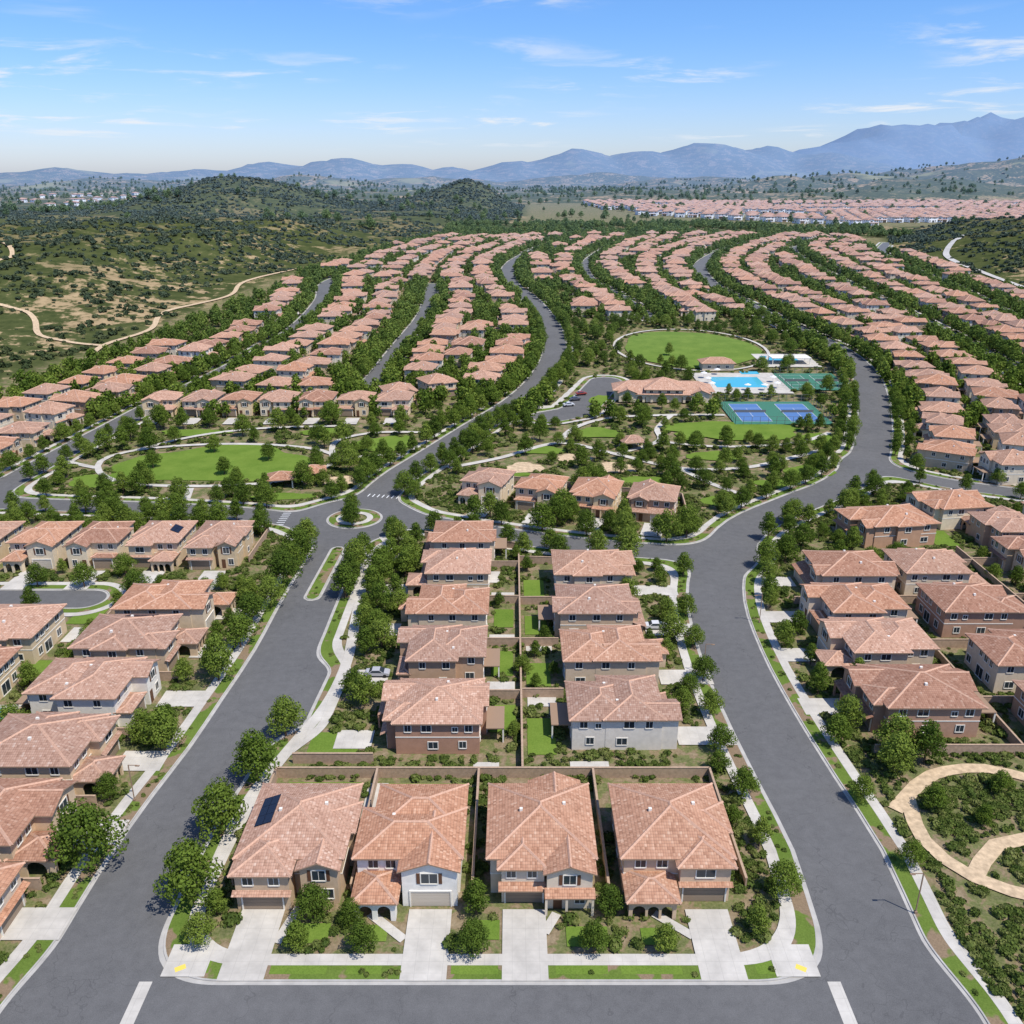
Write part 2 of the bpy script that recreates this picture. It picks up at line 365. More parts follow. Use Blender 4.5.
# ---------------------------------------------------------------- sheets
EXR=[];EXE=[];EXL=[]
def rect(name,cx,cy,w,l,rot,z,mat,ex=True,nx=1,ny=1):
    c,s=math.cos(rot),math.sin(rot); V=[];F=[]
    ny=max(1,int(l/12)); nx=max(1,int(w/12))
    for i in range(nx+1):
        for j in range(ny+1):
            u=(i/nx-.5)*w; v=(j/ny-.5)*l; x=cx+c*u-s*v; y=cy+s*u+c*v; V.append((x,y,hf(y)+z))
    for i in range(nx):
        for j in range(ny):
            a=i*(ny+1)+j; F.append((a,a+ny+1,a+ny+2,a+1))
    if ex: EXR.append((cx,cy,w/2,l/2,rot))
    return mkobj(name,V,F,[mat])
def ellipse(name,cx,cy,rx,ry,z,mat,rot=0,wob=.1,ex=True):
    global RZ; RZ=(RZ+1)%11; z+=RZ*.002
    V=[(cx,cy,hf(cy)+z)];F=[];n=64;R=8; c,s=math.cos(rot),math.sin(rot); ph=random.random()*6
    for k in range(1,R+1):
        for i in range(n):
            a=2*math.pi*i/n; w=1+wob*math.sin(3*a+ph)+wob*.6*math.sin(5*a+ph*2)+wob*.3*math.sin(9*a+ph*3)
            u=rx*w*math.cos(a)*k/R; v=ry*w*math.sin(a)*k/R
            x=cx+c*u-s*v;y=cy+s*u+c*v; V.append((x,y,hf(y)+z))
    for i in range(n): F.append((0,1+i,1+(i+1)%n))
    for k in range(R-1):
        for i in range(n):
            a=1+k*n+i;b=1+k*n+(i+1)%n; F.append((a,a+n,b+n,b))
    if ex: EXE.append((cx,cy,rx*1.0,ry*1.0,rot))
    return mkobj(name,V,F,[mat])
RZ=0
def ribbon(name,P,w,z,mat,ter=False,sm=True,ex=True,step=3):
    global RZ; RZ=(RZ+1)%11; z+=RZ*.005
    P=smoothline(P,step) if sm else np.array(P,float)
    A=offset(P,w/2);B=offset(P,-w/2);V=[];F=[]
    for a,b in zip(A,B):
        for q in (a,b):
            V.append((q[0],q[1],(tz(q[0],q[1]) if ter else hf(q[1]))+z))
    for i in range(len(P)-1): F.append((2*i,2*i+1,2*i+3,2*i+2))
    if ex: EXL.append((P,w/2))
    return mkobj(name,V,F,[mat])
lawn=M['lawn'];conc=M['concrete']
# ---------------------------------------------------------------- house builder
class MB:
    def __init__(s): s.V=[];s.F=[];s.M=[];s.UV=[]
    def face(s,p,m,uv=None):
        k=len(s.V); s.V+=[tuple(q) for q in p]; s.F.append(tuple(range(k,k+len(p)))); s.M.append(m)
        s.UV.append(uv if uv else [(0,0)]*len(p))
    def box(s,x0,x1,y0,y1,z0,z1,m,top=True):
        s.face([(x0,y0,z0),(x1,y0,z0),(x1,y0,z1),(x0,y0,z1)],m); s.face([(x1,y0,z0),(x1,y1,z0),(x1,y1,z1),(x1,y0,z1)],m)
        s.face([(x1,y1,z0),(x0,y1,z0),(x0,y1,z1),(x1,y1,z1)],m); s.face([(x0,y1,z0),(x0,y0,z0),(x0,y0,z1),(x0,y1,z1)],m)
        if top: s.face([(x0,y0,z1),(x1,y0,z1),(x1,y1,z1),(x0,y1,z1)],m); s.face([(x0,y1,z0),(x1,y1,z0),(x1,y0,z0),(x0,y0,z0)],m)
    def obox(s,o,u,n,a0,a1,z0,z1,d0,d1,m):
        o=Vector(o);u=Vector(u);n=Vector(n);Z=Vector((0,0,1))
        P=lambda a,d,z:o+u*a+n*d+Z*z
        s.face([P(a0,d1,z0),P(a1,d1,z0),P(a1,d1,z1),P(a0,d1,z1)],m)
        s.face([P(a0,d0,z0),P(a0,d1,z0),P(a0,d1,z1),P(a0,d0,z1)],m); s.face([P(a1,d1,z0),P(a1,d0,z0),P(a1,d0,z1),P(a1,d1,z1)],m)
        s.face([P(a0,d1,z1),P(a1,d1,z1),P(a1,d0,z1),P(a0,d0,z1)],m); s.face([P(a0,d0,z0),P(a1,d0,z0),P(a1,d1,z0),P(a0,d1,z0)],m)
    def rplane(s,p,m=1):
        p=[Vector(q) for q in p]; n=(p[1]-p[0]).cross(p[2]-p[0]).normalized()
        if n.z<0: p.reverse(); n=-n
        e=Vector((0,0,1)).cross(n).normalized(); v=n.cross(e)
        s.face(p,m,[(q.dot(e),q.dot(v)) for q in p])
    def cap(s,a,b):
        a=Vector(a);b=Vector(b); d=(b-a).normalized(); w=d.cross(Vector((0,0,1))).normalized()*.2; Z=Vector((0,0,.15));z=Vector((0,0,-.03))
        s.face([a+w+z,b+w+z,b+Z,a+Z],5); s.face([a+Z,b+Z,b-w+z,a-w+z],5)
    def hip(s,x0,x1,y0,y1,z,sl=.36,o=.6):
        X0,X1,Y0,Y1=x0-o,x1+o,y0-o,y1+o; z=z-.12; w=X1-X0;d=Y1-Y0; hh=sl*min(w,d)/2
        if d>=w: r0=((X0+X1)/2,Y0+w/2,z+hh); r1=((X0+X1)/2,Y1-w/2,z+hh)
        else: r0=(X0+d/2,(Y0+Y1)/2,z+hh); r1=(X1-d/2,(Y0+Y1)/2,z+hh)
        a,b,c,e=(X0,Y0,z),(X1,Y0,z),(X1,Y1,z),(X0,Y1,z)
        if d>=w:
            s.rplane([a,b,r0]); s.rplane([b,c,r1,r0]); s.rplane([c,e,r1]); s.rplane([e,a,r0,r1])
            s.cap(a,r0);s.cap(b,r0);s.cap(c,r1);s.cap(e,r1)
        else:
            s.rplane([a,b,r1,r0]); s.rplane([b,c,r1]); s.rplane([c,e,r0,r1]); s.rplane([e,a,r0])
            s.cap(a,r0);s.cap(b,r1);s.cap(c,r1);s.cap(e,r0)
        if (Vector(r0)-Vector(r1)).length>.1: s.cap(r0,r1)
        t=.2
        q=[a,b,c,e]
        for i in range(4):
            A=q[i];B=q[(i+1)%4]; s.face([(A[0],A[1],A[2]-t),(B[0],B[1],B[2]-t),B,A],7)
        s.face([(p[0],p[1],p[2]-t) for p in (e,c,b,a)],7)
    def gabY(s,x0,x1,y0,y1,z,sl=.4,o=.5,back=False):
        m=(x0+x1)/2; zt=z+sl*(x1-x0)/2; t=.18
        s.face([(x0,y0,z),(x1,y0,z),(m,y0,zt)],0)
        if back: s.face([(x1,y1,z),(x0,y1,z),(m,y1,zt)],0)
        Y0=y0-o; Y1=y1+(o if back else 0)
        for sg,xe in ((-1,x0),(1,x1)):
            e=(xe+sg*o,Y0,z-sl*o+.1); e2=(xe+sg*o,Y1,z-sl*o+.1); r=(m,Y0,zt+.1); r2=(m,Y1,zt+.1)
            s.rplane([e,r,r2,e2]); dn=lambda p:(p[0],p[1],p[2]-t)
            s.face([dn(e),dn(e2),dn(r2),dn(r)],7); s.face([e,r,dn(r),dn(e)],7); s.face([e,dn(e),dn(e2),e2],7)
            if back: s.face([e2,r2,dn(r2),dn(e2)],7)
        s.cap((m,Y0,zt+.1),(m,Y1,zt+.1))
    def win(s,side,a,z,w,hh,plane,sh=False):
        if side=='F': o=(0,plane,0);u=(1,0,0);n=(0,-1,0)
        elif side=='B': o=(0,plane,0);u=(-1,0,0);n=(0,1,0);a=-a
        elif side=='R': o=(plane,0,0);u=(0,1,0);n=(1,0,0)
        else: o=(plane,0,0);u=(0,-1,0);n=(-1,0,0);a=-a
        x0=a-w/2;x1=a+w/2;z1=z+hh;t=.13
        s.obox(o,u,n,x0,x1,z,z1,0,.03,2)
        s.obox(o,u,n,x0-t,x0,z-t,z1+t,0,.09,3);s.obox(o,u,n,x1,x1+t,z-t,z1+t,0,.09,3)
        s.obox(o,u,n,x0,x1,z1,z1+t,0,.085,3);s.obox(o,u,n,x0,x1,z-t,z,0,.12,3)
        s.obox(o,u,n,a-.03,a+.03,z,z1,.03,.06,3)
        if sh:
            s.obox(o,u,n,x0-t-.45,x0-t-.02,z-.05,z1+.05,0,.07,6);s.obox(o,u,n,x1+t+.02,x1+t+.45,z-.05,z1+.05,0,.07,6)
    def garage(s,x,y,w=4.9,m=4):
        o=(0,y,0);u=(1,0,0);n=(0,-1,0)
        for k in range(4): s.obox(o,u,n,x-w/2,x+w/2,.05+k*.56,.05+k*.56+.53,0,.05,m)
        s.obox(o,u,n,x-w/2,x+w/2,.0,2.3,0,.02,7)
        s.obox(o,u,n,x-w/2-.18,x-w/2,0,2.5,0,.14,3);s.obox(o,u,n,x+w/2,x+w/2+.18,0,2.5,0,.14,3);s.obox(o,u,n,x-w/2,x+w/2,2.31,2.5,0,.135,3)
    def archwall(s,o,u,n,W,H,ops,t=.3):
        o=Vector(o);u=Vector(u);n=Vector(n);Z=Vector((0,0,1)); P=lambda a,z,d=0:o+u*a+Z*z-n*d
        xs=0
        for (c,w,sp) in ops:
            a0=c-w/2;a1=c+w/2;r=w/2
            s.face([P(xs,0),P(a0,0),P(a0,H),P(xs,H)],0)
            pts=[(a0,0),(a0,sp)]+[(c-r*math.cos(k*math.pi/8),sp+r*math.sin(k*math.pi/8)) for k in range(1,8)]+[(a1,sp),(a1,0)]
            arc=pts[1:-1]
            for p,q in zip(arc[:-1],arc[1:]): s.face([P(p[0],p[1]),P(q[0],q[1]),P(q[0],H),P(p[0],H)],0)
            for p,q in zip(pts[:-1],pts[1:]): s.face([P(p[0],p[1]),P(p[0],p[1],t),P(q[0],q[1],t),P(q[0],q[1])],0)
            xs=a1
        s.face([P(xs,0),P(W,0),P(W,H),P(xs,H)],0)
def build_house(kind):
    b=MB(); x0,x1,yb=-6.4,6.4,16.5; z2=6.0
    F0=3.0
    if kind in (1,4):
        b.box(x0,x1,F0,11.5,0,z2,0,False); b.hip(x0,x1,F0,11.5,z2)
        b.box(x0+1.6 if kind==1 else x0+.05,x1-.05 if kind==1 else x1-1.8,11,yb,0,z2-.1,0,False); b.hip(x0+1.6 if kind==1 else x0+.05,x1-.05 if kind==1 else x1-1.8,7.5,yb,z2-.1,.34)
    else:
        b.box(x0,x1,F0,yb,0,z2,0,False); b.hip(x0,x1,F0,yb,z2)
        b.box(x0-.05,x1+.05,F0-.05,yb+.05,3.02,3.2,3)
    if kind in (0,3):
        b.box(3,7.1,7.6,12.8,0,5.9,0,False); b.hip(1,7.1,7.6,12.8,5.95,.36,.5)
    if kind in (2,5):
        b.box(-1,5.4,14,yb+1,0,5.8,0,False); b.gabY(-1,5.4,10,yb+1,5.8,.38,.5,True)
    if kind==0:
        b.box(-6.2,.4,.2,6,0,5.85,0,False); b.hip(-6.2,.4,.2,7,5.85,.36)
        b.box(1.6,6.2,1.2,6,0,5.7,0,False); b.gabY(1.6,6.2,1.2,8,5.7)
        b.garage(-3.0,.2,4.9); b.win('F',-4.6,3.9,1.2,1.3,.2); b.win('F',-1.4,3.9,1.2,1.3,.2)
        b.win('F',3.9,3.7,1.6,1.5,1.2,True); b.win('F',4.9,.9,1.3,1.4,1.2); b.obox((0,1.2,0),(1,0,0),(0,-1,0),2.4,3.4,0,2.2,0,.05,6)
        b.rplane([(-6.6,-.6,2.75),(.7,-.6,2.75),(.7,.2,3.1),(-6.6,.2,3.1)])
    elif kind==1:
        b.box(-.6,6.2,.8,8,0,5.8,0,False); b.gabY(-.6,6.2,.8,10,5.8,.34)
        b.garage(2.9,.8,4.9,8); b.win('F',2.8,3.6,2.0,1.5,.8,True)
        b.archwall((-6.2,-1.6,0),(1,0,0),(0,-1,0),5.0,3.2,[(1.35,1.6,1.5),(3.6,1.6,1.5)])
        b.archwall((-6.2,3.0,0),(0,-1,0),(-1,0,0),4.6,3.2,[(2.3,2.4,1.3)])
        b.archwall((-1.2,-1.6,0),(0,1,0),(1,0,0),4.6,3.2,[(2.3,2.0,1.4)])
        b.hip(-6.2,-1.2,-1.6,3.6,3.2,.45,.45)
        b.win('F',-4.4,4.0,1.2,1.2,F0); b.win('F',-2.2,4.0,1.2,1.2,F0); b.obox((0,F0,0),(1,0,0),(0,-1,0),-4.2,-3.1,0,2.3,0,.05,6)
    elif kind==2:
        b.box(.6,6.2,.4,7,0,5.8,0,False); b.gabY(.6,6.2,.4,10,5.8,.36)
        b.box(-5.0,.3,1.4,4,0,5.75,0,False); b.hip(-5.0,.3,1.4,8,5.75,.36)
        b.garage(-2.2,1.4,4.6); b.rplane([(-5.4,.3,2.8),(.5,.3,2.8),(.5,1.4,3.3),(-5.4,1.4,3.3)]); b.face([(-5.4,.3,2.62),(.5,.3,2.62),(.5,.3,2.8),(-5.4,.3,2.8)],7)
        b.win('F',3.4,3.8,1.5,1.4,.4,True); b.win('F',4.7,.9,1.2,1.4,.4); b.obox((0,.4,0),(1,0,0),(0,-1,0),1.4,2.5,0,2.3,0,.05,6)
        b.win('F',-3.8,4.0,1.1,1.2,1.4);b.win('F',-1.2,4.0,1.1,1.2,1.4)
        b.rplane([(.3,-.9,2.8),(6.5,-.9,2.8),(6.5,.4,3.3),(.3,.4,3.3)]); b.face([(.3,-.9,2.62),(6.5,-.9,2.62),(6.5,-.9,2.8),(.3,-.9,2.8)],7)
        for px in (.5,3.0,6.2): b.box(px-.15,px+.15,-.85,-.55,0,2.65,0)
    elif kind==3:
        b.box(.2,6.2,1.6,6,0,5.8,0,False); b.hip(.2,6.2,1.6,8,5.8,.36)
        b.garage(3.2,1.6,5.0); b.win('F',3.2,3.8,2.2,1.3,1.6)
        b.archwall((-6.2,-1.4,0),(1,0,0),(0,-1,0),5.6,3.1,[(1.2,1.5,1.4),(2.9,1.3,1.4),(4.5,1.3,1.4)])
        b.archwall((-6.2,3.0,0),(0,-1,0),(-1,0,0),4.4,3.1,[(2.2,2.2,1.3)]); b.archwall((-.6,-1.4,0),(0,1,0),(1,0,0),4.4,3.1,[(2.2,2.0,1.3)])
        b.hip(-6.2,-.6,-1.4,3.6,3.1,.4,.45)
        b.win('F',-4.4,4.1,1.2,1.2,F0); b.win('F',-1.8,4.1,1.2,1.2,F0); b.obox((0,F0,0),(1,0,0),(0,-1,0),-3.6,-2.5,0,2.3,0,.05,6)
        b.rplane([(0,.9,2.8),(6.5,.9,2.8),(6.5,1.6,3.1),(0,1.6,3.1)])
    elif kind==4:
        b.box(-6.2,-.8,.6,6,0,5.8,0,False); b.gabY(-6.2,-.8,.6,9,5.8,.36)
        b.garage(2.9,1.0,4.9); b.box(.2,6.0,1.0,5,0,3.0,0,False); b.hip(.2,6.0,1.0,3.0,3.0,.36,.4)
        b.win('F',-3.5,3.8,1.7,1.4,.6,True); b.win('F',-4.4,.9,1.2,1.4,.6); b.obox((0,.6,0),(1,0,0),(0,-1,0),-2.4,-1.3,0,2.3,0,.05,6)
        b.win('F',1.8,4.1,1.2,1.2,F0);b.win('F',4.6,4.1,1.2,1.2,F0)
    else:
        b.box(-6.1,6.1,1.0,5,0,3.0,0,False); b.rplane([(-6.6,.4,2.75),(6.6,.4,2.75),(6.6,3.0,3.7),(-6.6,3.0,3.7)]); b.face([(-6.6,.4,2.5),(6.6,.4,2.5),(6.6,.4,2.75),(-6.6,.4,2.75)],7)
        b.garage(-2.8,1.0,4.9,8); b.obox((0,1,0),(1,0,0),(0,-1,0),2.0,3.1,0,2.3,0,.05,6); b.win('F',4.7,.9,1.4,1.3,1.0)
        b.box(1.0,5.6,2.0,6,3.2,5.8,0,False); b.gabY(1.0,5.6,2.0,8,5.8,.38)
        b.win('F',3.3,4.0,1.6,1.2,2.0,True); b.win('F',-4.4,4.2,1.2,1.1,F0);b.win('F',-1.4,4.2,1.2,1.1,F0)
    for y,z,w,hh in [(5,4.1,1.0,1.2),(8,4.1,1.5,1.2),(12.6,4.1,.8,.8),(14.8,4.1,1.1,1.2),(9,1,1.5,1.2),(13.8,1.1,1.1,1.2)]:
        pl=x0
        if y>11.5 and kind==1: pl=x0+1.6
        if y>11.5 and kind==4: pl=x0+.05
        b.win('L',y,z,w,hh,pl)
    for y,z,w,hh in [(5.5,4.1,1.0,1.2),(9.8,4.1,1.2,1.2),(14.3,4.1,1.1,1.2),(9.2,1,1.2,1.2),(14.0,1.0,1.5,1.2)]:
        pl=x1
        if 7.6<y<12.8 and kind in (0,3): pl=7.1
        if y>11.5 and kind==4: pl=x1-1.8
        if y>11.5 and kind==1: pl=x1-.05
        b.win('R',y,z,w,hh,pl)
    for x,z,w,hh in [(-3.6,4.0,1.5,1.3),(.3,4.2,1.0,1.0),(2.2,4.0,1.2,1.3),(4.1,4.0,1.0,1.3),(-3.4,.9,1.5,1.4),(3.8,.9,1.3,1.4)]:
        b.win('B',x,z,w,hh,yb+1 if (kind in (2,5) and x>-1) else yb)
    b.win('B',.9,.12,2.4,2.1,yb+1 if kind in (2,5) else yb)
    for (x,y) in ((-2.5,9.5),(3.2,11)):
        zz=6.0-.12+.36*(7-abs(x))-(.9 if kind in (1,4) else 0); b.box(x-.2,x+.2,y-.2,y+.2,zz-1.2,zz+.35,3)
    if kind in (2,4,5):
        y2=yb+1.02 if kind!=4 else yb+.02
        b.box(-3.4,3.2,y2,y2+3.0,2.6,2.78,7)
        for x in (-3.2,3.0): b.box(x-.12,x+.12,y2+2.7,y2+2.94,0,2.6,3)
    b.V=[(x,y-8.4,z) for x,y,z in b.V]
    return b
HM=[M['wall'],M['roof'],M['glass'],M['trim'],M['garage'],M['ridge'],M['door'],M['fascia'],M['garage2']]
PN=['walls','roof','windows','window_frames','garage_door','ridge_tiles','front_door','fascia','garage_door']
def meshify(b,name,sel=None):
    V=[];F=[];mi=[];uv=[]
    for f,m,u in zip(b.F,b.M,b.UV):
        if sel is not None and m not in sel: continue
        k=len(V); V+=[b.V[i] for i in f]; F.append(tuple(range(k,k+len(f)))); mi.append(m)
        for q in u: uv+=[q[0],q[1]]
    if not F: return None
    me=bpy.data.meshes.new(name); me.from_pydata(V,[],F)
    if sel is None:
        for m in HM: me.materials.append(m)
        me.polygons.foreach_set('material_index',mi)
    else: me.materials.append(HM[sel[0]])
    l=me.uv_layers.new(name='UVMap'); l.data.foreach_set('uv',uv); me.update()
    return me
HV=[]
for k in range(6):
    for mir in (0,1):
        b=build_house(k)
        if mir:
            b.V=[(-x,y,z) for x,y,z in b.V]; b.F=[tuple(reversed(f)) for f in b.F]; b.UV=[list(reversed([(-p,q) for p,q in u])) for u in b.UV]
        parts=[(PN[s],meshify(b,PN[s],[s])) for s in range(9)]
        HV.append((meshify(b,'stucco_house'),[p for p in parts if p[1]]))
WC=[(.60,.47,.31),(.68,.58,.44),(.46,.32,.21),(.73,.65,.52),(.54,.42,.29),(.62,.50,.35),(.40,.265,.175),(.74,.69,.59),(.64,.49,.31),(.70,.60,.44)]
HOUSES=[]
def place(x,y,rot,k=None,sc=(1,1,1),col=None,detail=None,scx=0):
    if k is None: k=random.randrange(12)
    if col is None: col=random.choice(WC)
    z=hf(y) ; c4=tuple(col)+(1,)
    if detail is None: detail=y<262
    if detail:
        e=bpy.data.objects.new('stucco_house',None); COL.objects.link(e); e.empty_display_size=2
        e.location=(x,y,z); e.rotation_euler=(0,0,rot); e.scale=sc
        for n,me in HV[k][1]:
            o=bpy.data.objects.new(n,me); o.parent=e; o.color=c4; COL.objects.link(o)
        r=e
    else:
        r=bpy.data.objects.new('stucco_house',HV[k][0]); COL.objects.link(r); r.location=(x,y,z-.2); r.rotation_euler=(0,0,rot); r.scale=sc; r.color=c4
    HOUSES.append((x,y,rot,sc)); EXR.append((x,y,7*sc[0],9.2*sc[1],rot))
    return r
def drive(x,y,rot,off,length,w=5.4,sc=1,start=8.3):
    c,s=math.cos(rot),math.sin(rot); ly=-(start*sc+length/2)
    rect('driveway',x+c*off-s*ly,y+s*off+c*ly,w,length,rot,.165+random.random()*.004,conc)
def solar(parent,x0,x1,y0,y1,side=-1):
    V=[];F=[]
    nx=max(1,round((x1-x0)/1.05)); ny=max(1,round((y1-y0)/1.7))
    for i in range(nx):
        for j in range(ny):
            xa=x0+(x1-x0)*i/nx+.03; xb=x0+(x1-x0)*(i+1)/nx-.03; ya=y0+(y1-y0)*j/ny+.03; yb=y0+(y1-y0)*(j+1)/ny-.03
            zf=lambda x:5.88+.36*(7-abs(x))+.16
            P=[(xa,ya-8.4,zf(xa)),(xb,ya-8.4,zf(xb)),(xb,yb-8.4,zf(xb)),(xa,yb-8.4,zf(xa))]
            k=len(V); V+=P+[(a,b,c-.12) for a,b,c in P]; F.append((k,k+1,k+2,k+3))
            for q in range(4): F.append((k+q,k+4+q,k+4+(q+1)%4,k+(q+1)%4))
    o=mkobj('solar_panels',V,F,[M['solar']]); o.parent=parent; return o
R90=math.pi/2
Hc=[(-27.8,0,(.54,.40,.265)),(-13.0,2,(.78,.74,.67)),(3.7,4,(.66,.56,.43)),(20.7,6,(.60,.44,.30))]
for i,(x,k,c) in enumerate(Hc):
    e=place(x,92.9,0,k,(1.0,1,1) if i<3 else (1.04,1,1),c)
    if i==0: solar(e,-5.6,-3.3,7.5,13)
for x in (-30.8,-10.1,1.5,24.1): rect('driveway',x,79.4,5.3,10.4,0,.168,conc)
for i,y in enumerate((122.5,141.5,159.5,178,195.5)):
    e=place(-13,y,-R90,[5,8,2,7,10][i],(.96,.97,1),[(.42,.24,.16),(.50,.33,.215),(.62,.50,.36),(.57,.43,.29),(.66,.54,.40)][i])
    rect('driveway',-25.5,y-2.5,6,5.0,0,.165,conc)
for i,y in enumerate((123.5,141.5,159.5,177.5)):
    place(18,y,R90,[8,3,11,1][i],(.96,1.05,1),[(.68,.62,.53),(.58,.45,.32),(.56,.41,.28),(.66,.54,.40)][i])
    rect('driveway',31.5,y-2.5,9.5,5.0,0,.165,conc)
for i,(x,y,k,c) in enumerate([(-69.5,161.5,3,None),(-70.5,146,7,(.56,.42,.28)),(-71,129.5,9,(.74,.69,.60)),(-70,112,6,(.64,.48,.31)),(-70,96,2,(.60,.45,.30)),(-70,80,1,(.60,.48,.36)),(-70,63,1,None)]):
    e=place(x,y,R90,k,(.96,1.1,1),c)
    if i==1: solar(e,3.0,5.4,6,11)
    rect('driveway',-57.6,y+2.4,7.2,5.0,0,.165,conc)
for (x,y) in [(-98,150),(-98,133),(-99,116),(-99,98)]: place(x,y,-R90,None,(1,1.1,1))
for i,x in enumerate((-126,-111.5,-97.5,-83.5,-69.5)):
    e=place(x,194,0,[9,2,8,7,0][i],(.86,.95,1),[None,(.68,.56,.40),(.70,.58,.41),(.64,.50,.34),(.60,.46,.29)][i])
    if i==3: solar(e,3.2,5.4,7,11)
    rect('driveway',x+1,180.3,5.2,10,0,.165,conc)
for i,(x,y,k,c) in enumerate([(66.5,127,5,(.45,.27,.185)),(67.5,144.5,3,(.58,.45,.32)),(69,160,8,(.66,.54,.42)),(72.5,177,10,(.66,.53,.39)),]):
    place(x,y,-R90,k,(.98,1.1,1),c); 
    rect('driveway',53.5+(x-66.5),y+2.5,7.5,5,0,.165,conc)
for i,(x,y,c) in enumerate([(93,140,(.62,.51,.38)),(93,160,(.42,.25,.17)),(93,122,None),(93,178,(.66,.54,.40)),(122,150,None),(122,168,(.70,.58,.42)),(122,132,None),(122,186,(.64,.47,.31))]):
    place(x,y,R90 if x<100 else -R90,None,(.95,1.0,1),c)
place(94,206,.15-R90,0,(1,1.2,1),(.50,.30,.19)); place(115,218,.15-R90,5,(1,1.0,1)); place(122,203,R90*2,3,(.95,.9,1),(.54,.35,.23)); place(140,209,R90*2,6)
for i,(x,y) in enumerate([(-7,236.5),(8,231),(23,227),(38,222.5)]):
    place(x,y,-.27,[2,9,4,11][i],(.93,.88,1),[(.70,.57,.40),(.68,.53,.35),(.70,.53,.32),(.46,.30,.20)][i])
    drive(x,y,-.27,1.5,9,sc=.9)
for i in range(7):
    x=-132+i*14.6; place(x,327,random.uniform(-.05,.05),None,(.93,.85,1),random.choice([(.72,.55,.34),(.72,.59,.42),(.66,.50,.31),(.68,.58,.46)])); rect('driveway',x,314,5,8,0,.17,conc)
place(-44,338,.35,None,(.93,.85,1)); place(-30,352,.5,None,(.93,.85,1))
HP=[[a,b] for a,b,_,_ in HOUSES]
def tryp(x,y,rot,sc=1.05,mind=14.8):
    global HP
    if len(HP):
        A=np.array(HP); 
        if ((A[:,0]-x)**2+(A[:,1]-y)**2).min()<mind**2: return
    if roadsd(np.array([[x,y]]))[0]<8: return
    if -140<x<-20 and 228<y<314: return
    if ((x-88)/62)**2+((y-400)/110)**2<1: return
    if 40<x<135 and y<330 and x<np.interp(y,[220,270,300,350],[60,114,129,146]): return
    if x>np.interp(y,[0,300,600,900,1000],[330,330,335,350,350]): return
    if x<np.interp(y,BLy,BLx)+18: return
    if y<262 and x>100 and 196<y<215: return
    if random.random()<.045: return
    place(x,y,rot,None,(sc*random.uniform(.88,1.04),sc*random.uniform(.74,.98),random.choice((.86,.95,1,1.1)))); HP.append([x,y])
def rows(L_,offs,ylo,yhi,step=16.6,sc=1.0):
    for d,face in offs:
        P=offset(L_,d); seg=np.linalg.norm(np.diff(P,axis=0),axis=1); cum=np.concatenate([[0],np.cumsum(seg)])
        s=random.random()*6
        while s<cum[-1]:
            x=np.interp(s,cum,P[:,0])+random.uniform(-2,2);y=np.interp(s,cum,P[:,1])
            x2=np.interp(s+2,cum,P[:,0]);y2=np.interp(s+2,cum,P[:,1]); a=math.atan2(y2-np.interp(s,cum,P[:,1]),x2-np.interp(s,cum,P[:,0]))
            s+=step*random.uniform(.95,1.12)
            if not(ylo<y<yhi): continue
            rot=a if (d>0)==(face>0) else a+math.pi
            tryp(x,y,rot+random.uniform(-.12,.12),sc)
rows(nw,[(20,1),(42,-1)],235,430)
rows(nw,[(20,1)],430,690)
rows(nw,[(-20,1),(-42,-1)],338,690)
rows(st,[(20,1),(-20,1)],345,640)
rows(ne,[(20,1),(42,-1)],350,1000)
rows(ne,[(64,1),(86,-1),(112,1),(134,-1)],640,980)
rows(right,[(20,1),(42,-1)],500,1000)
rows(right,[(-21,1),(-43,-1)],262,1000)
rows(str2,[(18,1),(-18,1),(-40,-1)],505,1000)
rows(right,[(64,1)],520,1000)
rows(fr2,[(19,1),(-19,1),(-41,-1)],240,930)
rows(frr,[(19,1),(-19,1)],300,930)
for yy in np.arange(252,1000,17):
    for xx in np.arange(-150,345,21.5):
        if yy<640 and xx<40: continue
        if yy<520 and xx<145: continue
        tryp(xx+random.uniform(-1.5,1.5),yy,R90 if int(xx)%2 else -R90,1.0,17)
# ---------------------------------------------------------------- walls
def gwall(P,hh=1.8,t=.22,name='garden_wall'):
    V=[];F=[]
    for (ax,ay),(bx,by) in zip(P[:-1],P[1:]):
        d=Vector((bx-ax,by-ay)).normalized(); nx,ny=-d.y*t/2,d.x*t/2; cx,cy=nx*1.5,ny*1.5
        for (n0,n1,z0,z1) in ((nx,ny,-.2,hh),(cx,cy,hh,hh+.08)):
            k=len(V)
            for z in (z0,z1):
                V+= [(ax+n0,ay+n1,hf(ay)+z),(bx+n0,by+n1,hf(by)+z),(bx-n0,by-n1,hf(by)+z),(ax-n0,ay-n1,hf(ay)+z)]
            F+=[(k+4,k+5,k+6,k+7),(k,k+1,k+5,k+4),(k+1,k+2,k+6,k+5),(k+2,k+3,k+7,k+6),(k+3,k,k+4,k+7)]
    return mkobj(name,V,F,[M['blockwall']])
gwall([(-35.6,88),(-35.6,110.5),(29.8,110.5),(29.8,88)])
for x in (-20.3,-5.0,12.2): gwall([(x,87),(x,110.38)])
gwall([(1.6,110.62),(1.6,197)]); gwall([(-21.5,114),(-34,114)]); 
for y in (132,150.5,169,187): gwall([(-5,y),(1.48,y)])
for y in (132.5,150.5,168.5): gwall([(1.72,y),(9,y)])
gwall([(1.72,190),(26,188)]); gwall([(-22,205.5),(1.6,198)]); 
gwall([(-82.5,70),(-82.5,168)])
for y in (88,104,120.7,138,154): gwall([(-82.38,y),(-60,y)])
gwall([(-61,168.5),(-82.38,168.5)])
for x in (-118.8,-104.5,-90.5,-76.5): gwall([(x,190),(x,208)])
